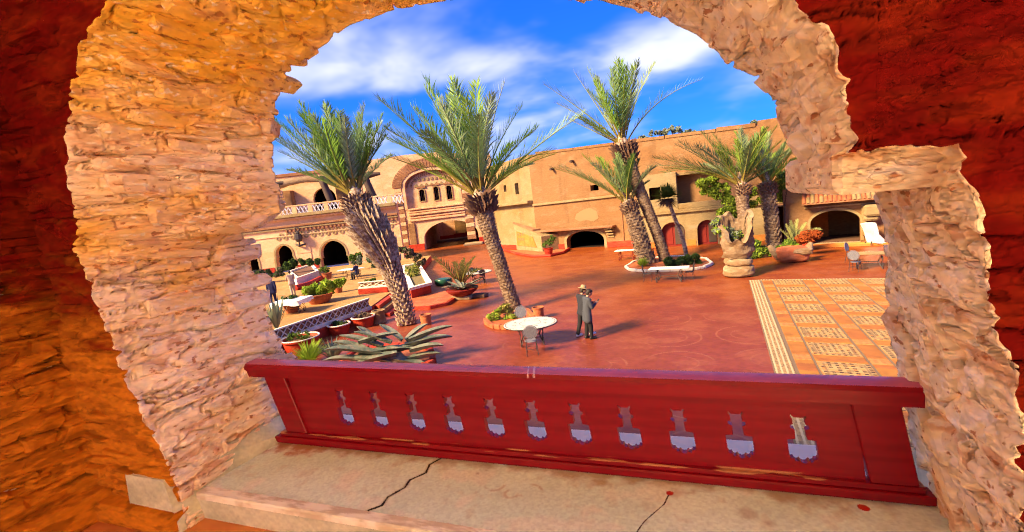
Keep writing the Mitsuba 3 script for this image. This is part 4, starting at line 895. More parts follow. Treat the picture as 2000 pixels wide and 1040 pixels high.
palm('tallest palm, with a slender bent trunk and bright upright crown against the sky', G(1300, 512), [(1286, 465), (1263, 405), (1236, 340), (1220, 295), (1217, 284)], [11, 10, 10.5, 11, 13, 16], (1214, 272),
     [(1062, 165, 0, .3), (1090, 190, .6), (1122, 138, .1), (1142, 150, -.6), (1168, 135, .6), (1196, 140, -.8), (1214, 118, .1), (1241, 124, .3), (1276, 129, -.2), (1370, 156, 0, .55), (1130, 236, -.3, .3), (1112, 224, .5, .3), (1256, 160, .8), (1180, 165, -1.2), (1206, 160, -1.2), (1228, 150, -1.1), (1150, 185, -1), (1240, 190, 1)], 13,
     extra=3, step=.17, per=11, ln=.20, out=.06, ruffle=.5, bright=1.85)
palm('short stout palm in the white edged bed, its crown low before the orange wall', G(1266, 517), [(1251, 470), (1237, 425), (1226, 398)], [16, 15, 14, 12], (1224, 388),
     [(1078, 329, 0, .4), (1095, 320, .6), (1135, 309, -.5), (1165, 304, .3), (1200, 306, -.5), (1252, 308, .4), (1268, 330, -.2), (1120, 345, -.6, .3), (1150, 330, -1), (1190, 325, -1.2), (1275, 350, .5), (1180, 300, 1), (1225, 300, 1)], 14,
     extra=4, step=.2, per=10, ln=.28, out=.15, bright=1.6)
palm('palm with a dark trunk behind the hollow stone planter, crown spread to the left', G(1457, 505), [(1455, 440), (1450, 395), (1448, 362)], [11, 11, 11, 13], (1447, 350),
     [(1268, 326, 0, .5), (1285, 304, .5), (1310, 289, -.5), (1332, 274, .3), (1362, 261, -.3), (1400, 257, .4), (1432, 262, -.6), (1466, 262, .4), (1290, 342, -.4, .5), (1380, 308, -1), (1340, 300, -1.1), (1410, 290, -1.2), (1490, 290, .5), (1510, 330, .2), (1360, 330, .9), (1310, 320, .9)], 15,
     extra=8, step=.18, per=11, ln=.2, out=.06, bright=1.3)
palm('palm with a rough stubbly trunk, rightmost, next to the pavilion', G(1512, 492), [(1508, 440), (1502, 395), (1498, 362)], [12.5, 12, 12, 13], (1497, 350),
     [(1400, 276, .3), (1428, 264, -.4), (1450, 260, .6), (1482, 254, -.3), (1508, 257, .4), (1533, 268, -.5), (1550, 292, .2), (1565, 320, -.4), (1385, 292, -.6, .4), (1588, 336, 0, .45), (1460, 290, -1.1), (1510, 290, -1.2), (1440, 320, -.9, .5), (1540, 330, -1)], 16,
     extra=6, step=.2, per=10, ln=.28, out=.13, bright=1.85)
# spiky headed yucca between the palms
k = thing('yucca_tree', 'slim pale stemmed yucca with a round spiky head before the cream house', 'yucca')
b0 = G(1340, 497); dep = depth_of(b0); ax = spline(trunk_axis(b0, [(1325, 445), (1311, 408), (1307, 396)], dep), 12)
put('stem', tube(ax, np.linspace(.16, .13, 12), 8), 'm_boot', True, k)
rng = random.Random(5)
def spikes(c, n, L, w, rng, lo=-.5, hi=1.0, axis=(0, 0, 1), bend=.1):
    V_, F_, K = [], [], []
    for i in range(n):
        z = rng.uniform(lo, hi); a = rng.uniform(0, 2*math.pi); d = unit([math.cos(a)*math.sqrt(max(0, 1-min(1, z*z))), math.sin(a)*math.sqrt(max(0, 1-min(1, z*z))), z]); l = L*rng.uniform(.75, 1.1)
        s = unit(np.cross(d, [.1, .2, 1])); e = np.asarray(c)+d*l+np.array([0, 0, -bend*l]); m = np.asarray(c)+d*l*.5
        V_ += [np.asarray(c)+s*w*.5, np.asarray(c)-s*w*.5, m+s*w, m-s*w, e]; o = 5*i; F_ += [[o, o+2, o+1], [o+1, o+2, o+3], [o+2, o+4, o+3]]
    return trimesh.Trimesh(np.array(V_), np.array(F_), process=False)
leafmat('m_leaf_green', c3(.10, .16, .03)); leafmat('m_leaf_lime', c3(.30, .42, .05)); leafmat('m_leaf_yellow', c3(.34, .33, .08)); leafmat('m_leaf_dark', c3(.05, .085, .03), .4); leafmat('m_leaf_grey', c3(.20, .24, .17), .3); leafmat('m_leaf_dry', c3(.17, .12, .09), .3)
hc = at_depth(1303, 386, dep)
tag(put('leaf_spikes', spikes(hc, 260, 1.25, .05, rng, .0, 1.0), 'm_leaf_green', parent=k), kind='stuff')
tag(put('dry_skirt', spikes(hc-[0, 0, .1], 170, 1.0, .05, rng, -.75, .1), 'm_leaf_dry', parent=k), kind='stuff')

# ------------------------------------------------------------ shrubs, climbers, beds and pots
def leaf_cloud(blobs, n, size, rng, flat=.0):
    """small two sided leaf faces scattered through the volume of several blobs, denser at their skin"""
    V_, F_ = [], []; w = np.array([b[3] for b in blobs]); w = w/w.sum()
    for i in range(n):
        cx, cy, cz, r = blobs[np.searchsorted(np.cumsum(w), rng.random())][:4]; d = unit([rng.gauss(0, 1) for _ in range(3)]); q = r*(rng.random()**.4)
        p = np.array([cx, cy, cz])+d*q*np.array([1, 1, .8]); s = size*rng.uniform(.6, 1.3)
        n_ = unit(d+.9*np.array([rng.gauss(0, 1) for _ in range(3)])); a = unit(np.cross(n_, [rng.gauss(0, 1) for _ in range(3)])); b = np.cross(n_, a)
        V_ += [p-a*s, p+b*s*.45, p+a*s, p-b*s*.45]; o = 4*i; F_ += [[o, o+1, o+2], [o, o+2, o+3]]
    return trimesh.Trimesh(np.array(V_), np.array(F_), process=False)
def shrub(base, label, blobs, n, size, mat, seed, stem=None, mat2=None, group=None):
    rng = random.Random(seed); k = thing(base, label, base.replace('_', ' '), group)
    blobs = [(x+rng.uniform(-.8, .8)*r, y+rng.uniform(-.6, .6)*r, z+rng.uniform(-.35, .75)*r, r*rng.uniform(.35, .8)) for x, y, z, r in blobs for _ in range(4)]
    tag(put('foliage', leaf_cloud(blobs, n, size, rng), mat, parent=k), kind='stuff')
    if mat2: tag(put('young_leaves', leaf_cloud(blobs, n//2, size, rng), mat2, parent=k), kind='stuff')
    if stem is not None: put('stem', tube(stem, np.linspace(.07, .03, len(stem)), 6), 'm_wood_dark', parent=k)
    return k
def pb(px, py, rpx, dep): return (*at_depth(px, py, dep), rpx*dep/FPX)
d5 = depth_of(G(1440, 500))+1.2
st = [G(1424, 498), at_depth(1420, 450, d5), at_depth(1418, 400, d5)]
shrub('climbing_bush', 'bright green leafy bush climbing behind the hollow stone planter before the cream house', [pb(x, y, r, d5) for x, y, r in ((1375, 360, 12), (1530, 350, 12), (1505, 372, 14), (1388, 366, 18), (1400, 350, 14), (1385, 382, 14), (1412, 385, 24), (1422, 405, 24), (1428, 432, 16), (1535, 385, 14), (1525, 365, 14), (1412, 420, 14), (1440, 390, 20), (1470, 380, 16), (1462, 405, 14), (1490, 390, 16), (1520, 378, 14), (1480, 370, 12), (1410, 365, 14), (1430, 425, 12))], 7500, .11, 'm_leaf_lime', 21, st, 'm_leaf_green')
dq = 29.4
shrub('roof_creeper', 'dark green creeper hanging over the roof of the ochre pavilion', [pb(x, y, r, dq) for x, y, r in ((1530, 348, 10), (1545, 342, 12), (1565, 337, 13), (1585, 332, 14), (1605, 326, 15), (1622, 322, 14), (1575, 345, 9), (1640, 320, 12), (1548, 330, 8), (1590, 318, 9))], 4200, .10, 'm_leaf_dark', 22, [WQ.pt(A(WQ, 1532, 440), 0, .2), WQ.pt(A(WQ, 1533, 400), 3, .2), at_depth(1540, 350, dq)], 'm_leaf_green')
for i, (x, y, r) in enumerate(((1285, 258, 12), (1310, 252, 14), (1345, 258, 10), (1255, 268, 8), (1475, 240, 8))):
    dd = depth_of(WR.pt(A(WR, x, y), 9, -1.5))
    shrub('roof_shrub', f'thin grey green shrub growing behind the parapet of the orange block, number {i+1} from the left' if False else ['sparse shrub on the orange roof left of the bigger ones', 'tallest sparse shrub on the orange roof', 'small sparse shrub on the orange roof right of the tallest', 'thin shrub on the roof right beside the tallest palm crown', 'tiny shrub at the raised step of the roofline'][i], [pb(x+dx, y+dy, r*.5, dd) for dx, dy in ((0, 0), (r*.8, 3), (-r*.8, 3), (r*1.4, 6))], 260, .16, 'm_leaf_grey', 40+i, [WR.pt(A(WR, x, y), Z(WR, x, y)-1.5, -1.5), at_depth(x, y, dd)])
def tuft(base, label, c, n, L, w, mat, seed, lo=.3, cat=None, extra=None, group=None, bend=.15):
    rng = random.Random(seed); k = thing(base, label, cat or base.replace('_', ' '), group)
    tag(put('blades', spikes(c, n, L, w, rng, lo, 1.0, bend=bend), mat, parent=k), kind='stuff')
    return k
# bed round the tall palm beside the table
def bed(key, label, pxs, h, rimmat, soil='m_terracotta', wd=.22):
    k = thing(key, label, 'flower bed'); P_ = Polygon([G(x, y)[:2] for x, y in pxs]).buffer(.4).buffer(-.4)
    n = 26; ringp = [np.array(P_.exterior.interpolate(i/n, True).coords[0]) for i in range(n)]
    cpt = np.mean(ringp, axis=0)
    for i in range(n):                                      # single kerb stones
        a, b = ringp[i], ringp[(i+1) % n]; L = np.linalg.norm(b-a); d = (b-a)/L; nn = np.array([d[1], -d[0]])
        if nn @ (a-cpt) < 0: nn = -nn
        m = bx(.01, L-.01, -wd*.5, wd*.5, 0, h*RNG.uniform(.85, 1.1), .03)
        put('kerb_stone', xf(m, frame((*a, 0), (*d, 0), np.cross([0, 0, 1], (*d, 0)), (0, 0, 1))), rimmat, parent=k)
    put('soil', extr(P_.buffer(-wd*.4), h*.55), soil, parent=k); return k
bed('palm_bed', 'small kerbed bed round the foot of the tall palm by the round table', [(948, 632), (965, 615), (995, 606), (1030, 610), (1042, 625), (1020, 640), (990, 645), (962, 642)], .2, 'm_terracotta')
d2 = depth_of(G(975, 630))
shrub('flower_clump', 'green leaves with pale dry heads at the foot of the tall palm', [pb(x, y, r, d2) for x, y, r in ((960, 625, 10), (975, 632, 11), (990, 630, 9), (1003, 622, 9), (968, 614, 8))], 900, .10, 'm_leaf_lime', 51, None, 'm_leaf_yellow')
shrub('dry_clump', 'straw coloured dry plants behind the green clump at the tall palm', [pb(x, y, r, d2+.8) for x, y, r in ((972, 608, 10), (985, 604, 10), (996, 610, 8))], 420, .10, 'm_leaf_yellow', 52)
bed('island_bed', 'oval white kerbed planting island round the twin palms', [(1222, 524), (1240, 513), (1290, 505), (1340, 503), (1378, 508), (1392, 518), (1370, 527), (1320, 531), (1262, 532), (1232, 531)], .18, 'm_white_lime', wd=.16)
d3 = depth_of(G(1330, 522))
shrub('island_plants', 'dark green ground plants on the right half of the white kerbed island', [pb(x, y, r, d3) for x, y, r in ((1300, 512, 9), (1318, 514, 9), (1335, 512, 10), (1352, 510, 10), (1368, 514, 8), (1340, 506, 8), (1358, 504, 7))], 2600, .13, 'm_leaf_green', 53, None, 'm_leaf_dark')
tuft('grass_tuft', 'yellow green tuft of grass at the left end of the island', G(1255, 524)+[0, 0, .1], 130, .8, .03, 'm_leaf_lime', 54)
tuft('grass_tuft', 'fine grass sprouting just behind the railing at the left', G(604, 712), 160, 1.15, .03, 'm_leaf_lime', 55, .5)
tuft('grass_tuft', 'thin grey green grass between the railing and the big agave', G(652, 704), 90, 1.1, .03, 'm_leaf_grey', 56, .6)
tuft('spiky_plant', 'upright sword leaved plant against the left jamb', G(541, 645, .6), 34, 1.5, .07, 'm_leaf_grey', 57, .85, bend=.0)
# pots
def pot(label, c, r, h, mat='m_terracotta', cat='pot', flare=1.25, group=None, soil=True, key='plant_pot'):
    k = thing(key, label, cat, group); c = np.asarray(c)
    put('body', lathe([(0, 0), (r/flare, 0), (r*.93, h*.55), (r*.97, h*.88), (r*1.08, h*.89), (r*1.1, h), (r*.95, h), (r*.88, h*.86), (0, h*.84)], 26, c), mat, 30, k)
    if soil: put('soil', lathe([(0, h*.87), (r*.9, h*.865)], 20, c), 'm_boot_dark', parent=k)
    return k
for i, (x, y, r, lab) in enumerate(((592, 690, 33, 'large red pot with a white rim, nearest to the left jamb'), (665, 652, 20, 'middle red pot of the row along the terrace wall'), (712, 638, 21, 'red pot at the end of the terrace wall by the steps'))):
    c = G(x, y); rr = r*depth_of(c)/FPX; k = pot(lab, c, rr, rr*.95, 'm_red_paint', group='red pots along the terrace wall')
    put('rim', xf(trimesh.creation.torus(rr*1.04, .035, 30, 8), frame(c+[0, 0, rr*.95], (1, 0, 0), (0, 1, 0), (0, 0, 1))), 'm_white_lime', True, k)
    kk = shrub('pot_plant', ['low green plant in the large red pot', 'dark little plant in the middle red pot', 'faint dry plant in the end red pot'][i], [(c[0]+dx*rr*.5, c[1]+dy*rr*.3, rr*1.0, rr*.34) for dx, dy in ((0, 0), (-1, 0), (1, .3))], 260, .07, ['m_leaf_green', 'm_leaf_dark', 'm_leaf_dry'][i], 60+i)
c = G(625, 592, ZT); pot('wide terracotta bowl holding the lime green plant on the terrace', c, 26*depth_of(c)/FPX, .55, flare=1.6)
dl = depth_of(c)
shrub('lime_plant', 'vivid lime green spreading plant in the wide terracotta bowl', [(*(at_depth(x, y, dl)), r*dl/FPX) for x, y, r in ((600, 572, 11), (617, 566, 13), (636, 562, 13), (652, 558, 11), (628, 574, 11), (665, 555, 8), (646, 568, 9))], 1900, .15, 'm_leaf_lime', 64, None, 'm_leaf_lime')
c = G(571, 610, ZT); pot('small terracotta pot with a dark plant before the white clothed table', c, 15*depth_of(c)/FPX, .5)
shrub('pot_plant', 'dark green plant in the small terracotta pot', [(*(c+[dx*.3, 0, .62]), .3) for dx in (-1, 0, 1)], 520, .08, 'm_leaf_dark', 65)
c = G(833, 634); pot('clay pot standing right of the leaning palm', c, 11*depth_of(c)/FPX, .48, flare=1.1)
c = G(742, 630); pot('grey necked jar left of the leaning palm', c, 12*depth_of(c)/FPX, .62, 'm_driftstone', flare=.9, cat='jar', key='stone_jar')
c = G(1053, 622); pot('clay bucket pot behind the round table', c, 11*depth_of(c)/FPX, .5, flare=1.1)
c = G(1072, 496, .1); pot('small red pot by the black doorway', c, 9*depth_of(c)/FPX, .55, 'm_red_paint')
shrub('pot_plant', 'green plant in the small red pot by the black doorway', [(*(c+[0, 0, .9]), .5), (*(c+[.3, 0, 1.3]), .4)], 320, .12, 'm_leaf_green', 66)
# agave leaves: thick folded blades
def agave_leaf(B, d, L, w, th, curl, side=None):
    n = 9; t = np.linspace(0, 1, n); d = unit(d); s = unit(np.cross(d, [0, 0, 1])) if side is None else side; u = np.cross(s, d)
    wid = w*np.array([.55, .75, .95, 1, 1, .95, .82, .58, .10]); P_ = []
    for i in range(n):
        c = B+d*L*t[i]+u*curl*L*(t[i]**2)-u*curl*L*.9*t[i]**3
        a = wid[i]; P_.append([c-s*a+u*a*.45, c-s*a*.5+u*a*.02-u*th*.2, c-u*th*(1-t[i]*.8), c+s*a*.5-u*th*.2, c+s*a+u*a*.45, c+s*a*.45+u*(a*.18+.01), c+u*.012, c-s*a*.45+u*(a*.18+.01), c-s*a+u*a*.45])
    return grid_mesh(np.array(P_))
def col_agave(p, n, uv):
    a = fbm(p.x*3, p.y*3, p.z*3, 3); b = fbm(p.x*14, p.y*14, p.z*14, 3)
    c = mix(V(.10, .125, .095), V(.21, .22, .165), smoothstep(.35, .65, a)); c = mix(c, V(.25, .17, .12), smoothstep(.56, .7, b)*.7)
    return c
bsdf('m_agave', proc(col_agave), .55, .35, lambda p, n, uv: fbm(p.x*12, p.y*12, p.z*12, 3), .02)
bsdf('m_agave_pale', (.52, .46, .36), .6, .3)
k = thing('giant_agave', 'huge grey agave with thick folded leaves sprawling in front of the leaning palm', 'agave')
ca = G(770, 722)+[0, 0, .35]; dep = depth_of(ca); rng = random.Random(9)
AG = [(748, 676, 668, 655, .15), (745, 690, 640, 684, .2), (765, 668, 696, 648, .13), (785, 664, 744, 634, .13), (792, 664, 832, 633, .15), (798, 664, 878, 637, .17), (790, 674, 878, 657, .2), (752, 690, 838, 669, .21), (775, 690, 690, 712, .2),
      (700, 692, 808, 683, .2), (730, 702, 636, 704, .17), (790, 702, 856, 690, .15), (700, 668, 772, 650, .15), (720, 684, 655, 668, .15), (760, 700, 832, 712, .18), (735, 664, 700, 638, .12), (690, 700, 760, 706, .18), (800, 684, 862, 674, .16)]
for i, (bx0, by0, x, y, w) in enumerate(AG):
    dd = (rng.random()-.5)*.9+(690-y)*.012; B_ = at_depth(bx0, by0, dep+dd*.6); tip = at_depth(x, y, dep+dd); v = tip-B_
    put('leaf', agave_leaf(B_, v+np.array([0, 0, -.05]), np.linalg.norm(v)*1.06, w*1.15, .10, rng.uniform(.05, .3)), 'm_agave', 40, k)
put('stump', lathe([(0, -.35), (.5, -.35), (.42, 0), (.3, .2), (0, .3)], 14, ca), 'm_bark', True, k)
bed('agave_bed', 'red kerbed bed holding the huge grey agave', [(668, 712), (700, 690), (770, 682), (840, 688), (848, 712), (800, 742), (720, 742)], .25, 'm_red_paint')
# agave bowl on a stone block with a young palm behind
k = thing('agave_bowl', 'dark red bowl of grey agaves on a pale stone block beside the small round table', 'planter')
c = G(905, 584); dp = depth_of(c)
put('plinth', bx(-.62, .62, -.4, .4, 0, .22, .05).apply_translation(c), 'm_driftstone', parent=k); put('foot', bx(-.2, .75, -.3, .3, 0, .2, .04).apply_translation(c+[.62, .25, 0]), 'm_boot_dark', parent=k)
put('bowl', lathe([(0, .2), (.45, .2), (.8, .42), (.95, .6), (.85, .6), (0, .55)], 24, c), 'm_door_red', True, k)
rng = random.Random(31)
kk = thing('grey_agave', 'flat grey agave leaves spreading over the dark red bowl', 'agave')
for i in range(22):
    a = i*2.4; v = np.array([math.cos(a)*1.25, math.sin(a)*.8, rng.uniform(.08, .45)]); put('leaf', agave_leaf(c+[0, 0, .6], v, np.linalg.norm(v)*rng.uniform(.8, 1.1), .12, .04, .1), 'm_agave', 40, kk)
kk = thing('young_palm', 'young palm with a few yellow green fronds behind the agave bowl', 'palm')
cb_ = G(902, 572)
for (x, y, dd) in ((848, 505, 0), (928, 502, .1), (905, 506, .4), (888, 512, -.3), (920, 515, -.5), (862, 530, .4), (940, 525, .3)):
    tip = at_depth(x, y, dp)+FWD*dd; m, kc = frond_mesh(cb_+[0, 0, .2], unit(tip-cb_)+[0, 0, .6], tip, rng, (.30, .30, .09), n=34, width=.17); put('frond', m, 'm_frond', False, kk, color=kc)
tag(put('trunk', lathe([(0, 0), (.14, 0), (.18, .25), (0, .4)], 10, cb_), 'm_boot', parent=kk))
# driftwood like stone planters at the right
def rock(c, s, seed, rough=.3, sub=3):
    m = trimesh.creation.icosphere(subdivisions=sub); v = m.vertices; v = np.sign(v)*np.abs(v)**.75
    v = v*(1+rough*(meshkit.fbm(v*1.6+seed, 4, seed)-.5)*2)[:, None]*np.asarray(s)+np.asarray(c); return trimesh.Trimesh(v, m.faces, process=False)
k = thing('hollow_planter', 'tall hollow stone planter like a tree stump on a round stone foot', 'planter')
c = G(1443, 540); dp = depth_of(c); u_ = dp/FPX
put('plinth', rock(c+[0, 0, .32], (28*u_, 24*u_, .34), 3, .15), 'm_driftstone', True, k); put('neck', rock(c+[0, 0, .8], (25*u_, 22*u_, .25), 4, .15), 'm_driftstone', True, k)
n, h = 49, 36; th = np.linspace(0, 2*np.pi, n)
P_ = []
for j in range(h):
    z = j/(h-1); row = []
    for t in th:
        H_ = 2.15-1.35*math.exp(-((math.cos((t+math.pi*.56)/2))**2-1)**2/.05)+.16*math.sin(3*t+1)+.10*math.sin(7*t)
        r = (24+3*math.sin(z*6)+7*z*z)*u_*(1+.10*math.sin(5*t+z*5))
        row.append([c[0]+math.cos(t)*r, c[1]+math.sin(t)*r*.85, 1.0+z*H_])
    P_.append(row)
P_ = np.array(P_); rad = P_-np.array([c[0], c[1], 0]); rad[..., 2] = 0; rad /= np.linalg.norm(rad, axis=2, keepdims=True)
P_ = P_+rad*(meshkit.fbm(P_*2.2, 4, 4)[..., None]-.5)*.45; P_[:, -1] = P_[:, 0]
inner = P_-rad*.22
loop = np.concatenate([P_, inner[:, ::-1], P_[:, :1]], 1); put('shell', grid_mesh(loop), plaster('m_hollow_stone', (.22, .145, .085), (.17, .10, .05), (.32, .24, .16), 4), True, k)
put('shell_rim', grid_mesh(np.stack([P_[-1], inner[-1]], 0)), 'm_driftstone', parent=k)
put('soil', lathe([(0, 1.5), (24*u_, 1.3)], 18, (c[0], c[1], 0)), 'm_platform_tile', parent=k)
shrub('planter_ferns', 'grey green ferny plant spilling from the top left of the hollow planter', [pb(x, y, r, dp) for x, y, r in ((1408, 445, 12), (1420, 455, 12), (1402, 435, 9), (1435, 462, 10), (1445, 458, 8))], 900, .14, 'm_leaf_grey', 71, None, 'm_leaf_lime')
k = thing('boat_planter', 'boat shaped red and white stone planter with two pale horns', 'planter')
c = G(1545, 512); dp = depth_of(c); u_ = dp/FPX
put('bowl', rock(c+[0, 0, .45], (32*u_, 20*u_, .48), 8, .22), 'm_terracotta', True, k)
put('horn', tube([c+[-.2, -.2, .3], at_depth(1520, 500, dp), at_depth(1508, 488, dp), at_depth(1502, 480, dp)], [.3, .26, .2, .1], 8), 'm_driftstone', True, k)
put('horn', tube([c+[.3, -.2, .4], at_depth(1568, 500, dp), at_depth(1580, 484, dp), at_depth(1584, 474, dp)], [.32, .3, .24, .1], 8), 'm_driftstone', True, k)
put('saddle', rock(c+[.5, -.35, .62], (.5, .25, .2), 5, .3), 'm_driftstone', True, k)
k = thing('red_ball_shrub', 'round orange red leaved shrub above the boat planter', 'shrub'); c = at_depth(1578, 463, dp+1)
tag(put('foliage', leaf_cloud([(*c, .5), (*(c+[.35, 0, .1]), .4), (*(c-[.3, 0, .1]), .4)], 900, .1, random.Random(77)), leafmat('m_leaf_red', c3(.36, .085, .025)), parent=k), kind='stuff')
d6 = depth_of(G(1520, 500))
bedp = [pb(x, y, r, d6) for x, y, r in ((1475, 482, 13), (1485, 495, 12), (1498, 490, 12), (1530, 485, 12), (1545, 478, 12), (1560, 490, 10), (1470, 498, 9), (1515, 495, 9), (1535, 498, 8))]
shrub('bed_plants', 'mixed green plants massed round the foot of the rightmost palm', bedp, 4200, .14, 'm_leaf_green', 72, None, 'm_leaf_lime')
kk = thing('fan_palm', 'bushy low palm with pale fronds between the rightmost palm and the pavilion arch', 'palm'); rng = random.Random(73)
cf = at_depth(1550, 480, d6)
for (x, y) in ((1530, 440), (1545, 432), (1560, 430), (1575, 436), (1590, 448), (1610, 448), (1520, 450), (1535, 455), (1565, 450), (1580, 460), (1555, 445)):
    tip = at_depth(x, y, d6)+FWD*rng.uniform(-.6, .6); m, kc = frond_mesh(cf, unit(tip-cf)+[0, 0, .5], tip, rng, (.30, .32, .12), n=34, width=.2); put('frond', m, 'm_frond', False, kk, color=kc)
put('trunk', tube([G(1550, 496), cf], .15, 8), 'm_boot', parent=kk)
# terrace planting and small things on the left
d7 = depth_of(G(600, 545, ZT))
k = thing('white_planter', 'low white planter box full of grasses in front of the dark arches', 'planter')
pz = Polygon([G(x, y, ZT)[:2] for x, y in ((565, 545), (612, 528), (625, 545), (582, 562))]); put('box', extr(pz.difference(pz.buffer(-.22)), .75).apply_translation([0, 0, ZT]), 'm_white_lime', parent=k)
put('soil', extr(pz.buffer(-.2), .6).apply_translation([0, 0, ZT]), 'm_boot_dark', parent=k)
put('kerb', tube([G(x, y, ZT)+[0, 0, .2] for x, y in ((578, 568), (605, 560), (628, 548))], .22, 6), 'm_red_paint', parent=k)
shrub('planter_grass', 'dark grassy planting in the white planter', [pb(x, y, r, d7) for x, y, r in ((560, 522, 8), (575, 518, 9), (590, 515, 9), (605, 512, 9), (618, 512, 7))], 1500, .16, 'm_leaf_dark', 74, None, 'm_leaf_green')
shrub('hedge_plants', 'dark leafy planting behind the two people on the terrace', [pb(x, y, r, d7) for x, y, r in ((495, 535, 10), (510, 536, 10), (528, 536, 10), (545, 534, 9))], 1300, .16, 'm_leaf_dark', 75, None, 'm_leaf_dry')
shrub('arch_plant', 'small green plant right of the second dark arch', [pb(690, 505, 8, 44), pb(700, 500, 6, 44)], 420, .2, 'm_leaf_green', 76)
shrub('dark_shrub', 'dark brown shrub at the foot of the gate tower', [pb(x, y, r, 30) for x, y, r in ((800, 498, 10), (815, 505, 9), (822, 515, 8), (790, 490, 8))], 1000, .13, 'm_leaf_dry', 78, None, 'm_leaf_dark')

for i, (x, y, r, lab) in enumerate(((640, 545, 9, 'small clay pot between the white planter and the lime plant'), (725, 566, 8, 'clay pot on the terrace behind the leaning palm'), (662, 572, 8, 'little clay pot right of the lime plant'))):
    c = G(x, y, ZT); rr = r*depth_of(c)/FPX; pot(lab, c, rr, rr*1.3)
    shrub('pot_plant', ['small bush in the clay pot by the white planter', 'small bush in the clay pot behind the leaning palm', 'small bush in the little clay pot right of the lime plant'][i], [(*(c+[0, 0, rr*1.8]), rr*1.1)], 260, .1, 'm_leaf_green', 90+i)
shrub('terrace_shrub', 'grey green shrub at the back of the terrace behind the seated person', [pb(x, y, r, 33) for x, y, r in ((700, 512, 9), (722, 508, 9), (735, 520, 8))], 800, .13, 'm_leaf_grey', 95, None, 'm_leaf_green')

shrub('trough_plants', 'pale yellow green plants growing in the white trough', [(q[0], q[1], .95, .42) for q in [np.array(tp.centroid.coords[0])+np.array(d_) for d_ in ((0, 0), (-.5, .9), (.4, -.8), (-.9, 1.7), (.7, -1.5))]], 420, .11, 'm_leaf_yellow', 97, None, 'm_leaf_green')

# ------------------------------------------------------------ garden furniture
def col_table(p, n, uv):
    u, v = uv.x-.5, uv.y-.5; r = dr.sqrt(u*u+v*v)*2; th = dr.atan2(v, u)
    c = mix(V(.56, .53, .45), V(.14, .24, .17), smoothstep(.5, .8, dr.cos(8*th+6*r))*smoothstep(.10, .04, dr.abs(r-.62))*.85)
    c = mix(c, V(.10, .08, .07), smoothstep(.022, .008, dr.abs(r-.93))+smoothstep(.016, .008, dr.abs(r-.40)))
    g = cell_rand(dr.floor(uv.x*60), dr.floor(uv.y*60), 1)
    return c*(.88+.2*g)
bsdf('m_table_top', proc(col_table), .35, .5)
def disc_top(r, ry, th):
    n = 40; a = np.arange(n)*2*np.pi/n; v, uvs = [], []
    for rr, z in ((0, th), (.5, th), (.985, th), (1, th*.8), (1, .1*th), (.985, 0), (0, 0)):
        for q in a: v.append([rr*r*math.cos(q), rr*ry*math.sin(q), z]); uvs.append([.5+.5*rr*math.cos(q), .5+.5*rr*math.sin(q)])
    f = [[i*n+j, i*n+(j+1) % n, (i+1)*n+(j+1) % n] for i in range(6) for j in range(n)]+[[i*n+j, (i+1)*n+(j+1) % n, (i+1)*n+j] for i in range(6) for j in range(n)]
    return trimesh.Trimesh(np.array(v), np.array(f)[:, ::-1], process=False), np.array(uvs)
def arc(c, r, a0, a1, u, v, n=12): return [np.asarray(c)+r*(math.cos(t)*np.asarray(u)+math.sin(t)*np.asarray(v)) for t in np.linspace(a0, a1, n)]
def iron_base(w, h, mat='m_iron', rings=True):
    """two scrolled iron trestles joined by bars"""
    m = []
    for sx in (-1, 1):
        x = sx*w
        m += [tube([[x, -.28, 0], [x*.7, -.10, h*.45], [x, -.25, h]], .018, 5), tube([[x, .28, 0], [x*.7, .10, h*.45], [x, .25, h]], .018, 5)]
        if rings:
            for (yy, zz, r) in ((-.26, .16, .13), (.26, .16, .13), (-.24, h-.22, .11), (.24, h-.22, .11)):
                m.append(tube(arc((x, yy, zz), r, 0, 2*math.pi, (0, 1, 0), (0, 0, 1), 16), .015, 5))
                m.append(tube(arc((x, yy, zz), r*.5, 0, 4.5, (0, 1, 0), (0, 0, 1), 10), .012, 5))
    m += [tube([[-w*.75, 0, h*.45], [w*.75, 0, h*.45]], .02, 5), tube([[-w*.75, 0, h*.3], [w*.75, 0, h*.3]], .014, 5), tube([[-w, -.2, h-.02], [w, -.2, h-.02]], .015, 5), tube([[-w, .2, h-.02], [w, .2, h-.02]], .015, 5)]
    return cat_(m)
def round_table(label, c, r, yaw, ry=None, mat='m_iron', group=None):
    k = thing('garden_table', label, 'table', 'tables set out round the court'); M = rotz(yaw, c)
    m, uvs = disc_top(r, ry or r, .035); m.apply_translation([0, 0, .74]); put('table_top', xf(m, M), 'm_table_top', True, k, uv=uvs)
    put('rim', xf(tube([[r*math.cos(t)*1.005, (ry or r)*math.sin(t)*1.005, .75] for t in np.linspace(0, 2*np.pi, 36)], .018, 5), M), mat, True, k)
    put('base', xf(iron_base(r*.42, .74, mat), M), mat, True, k); return k
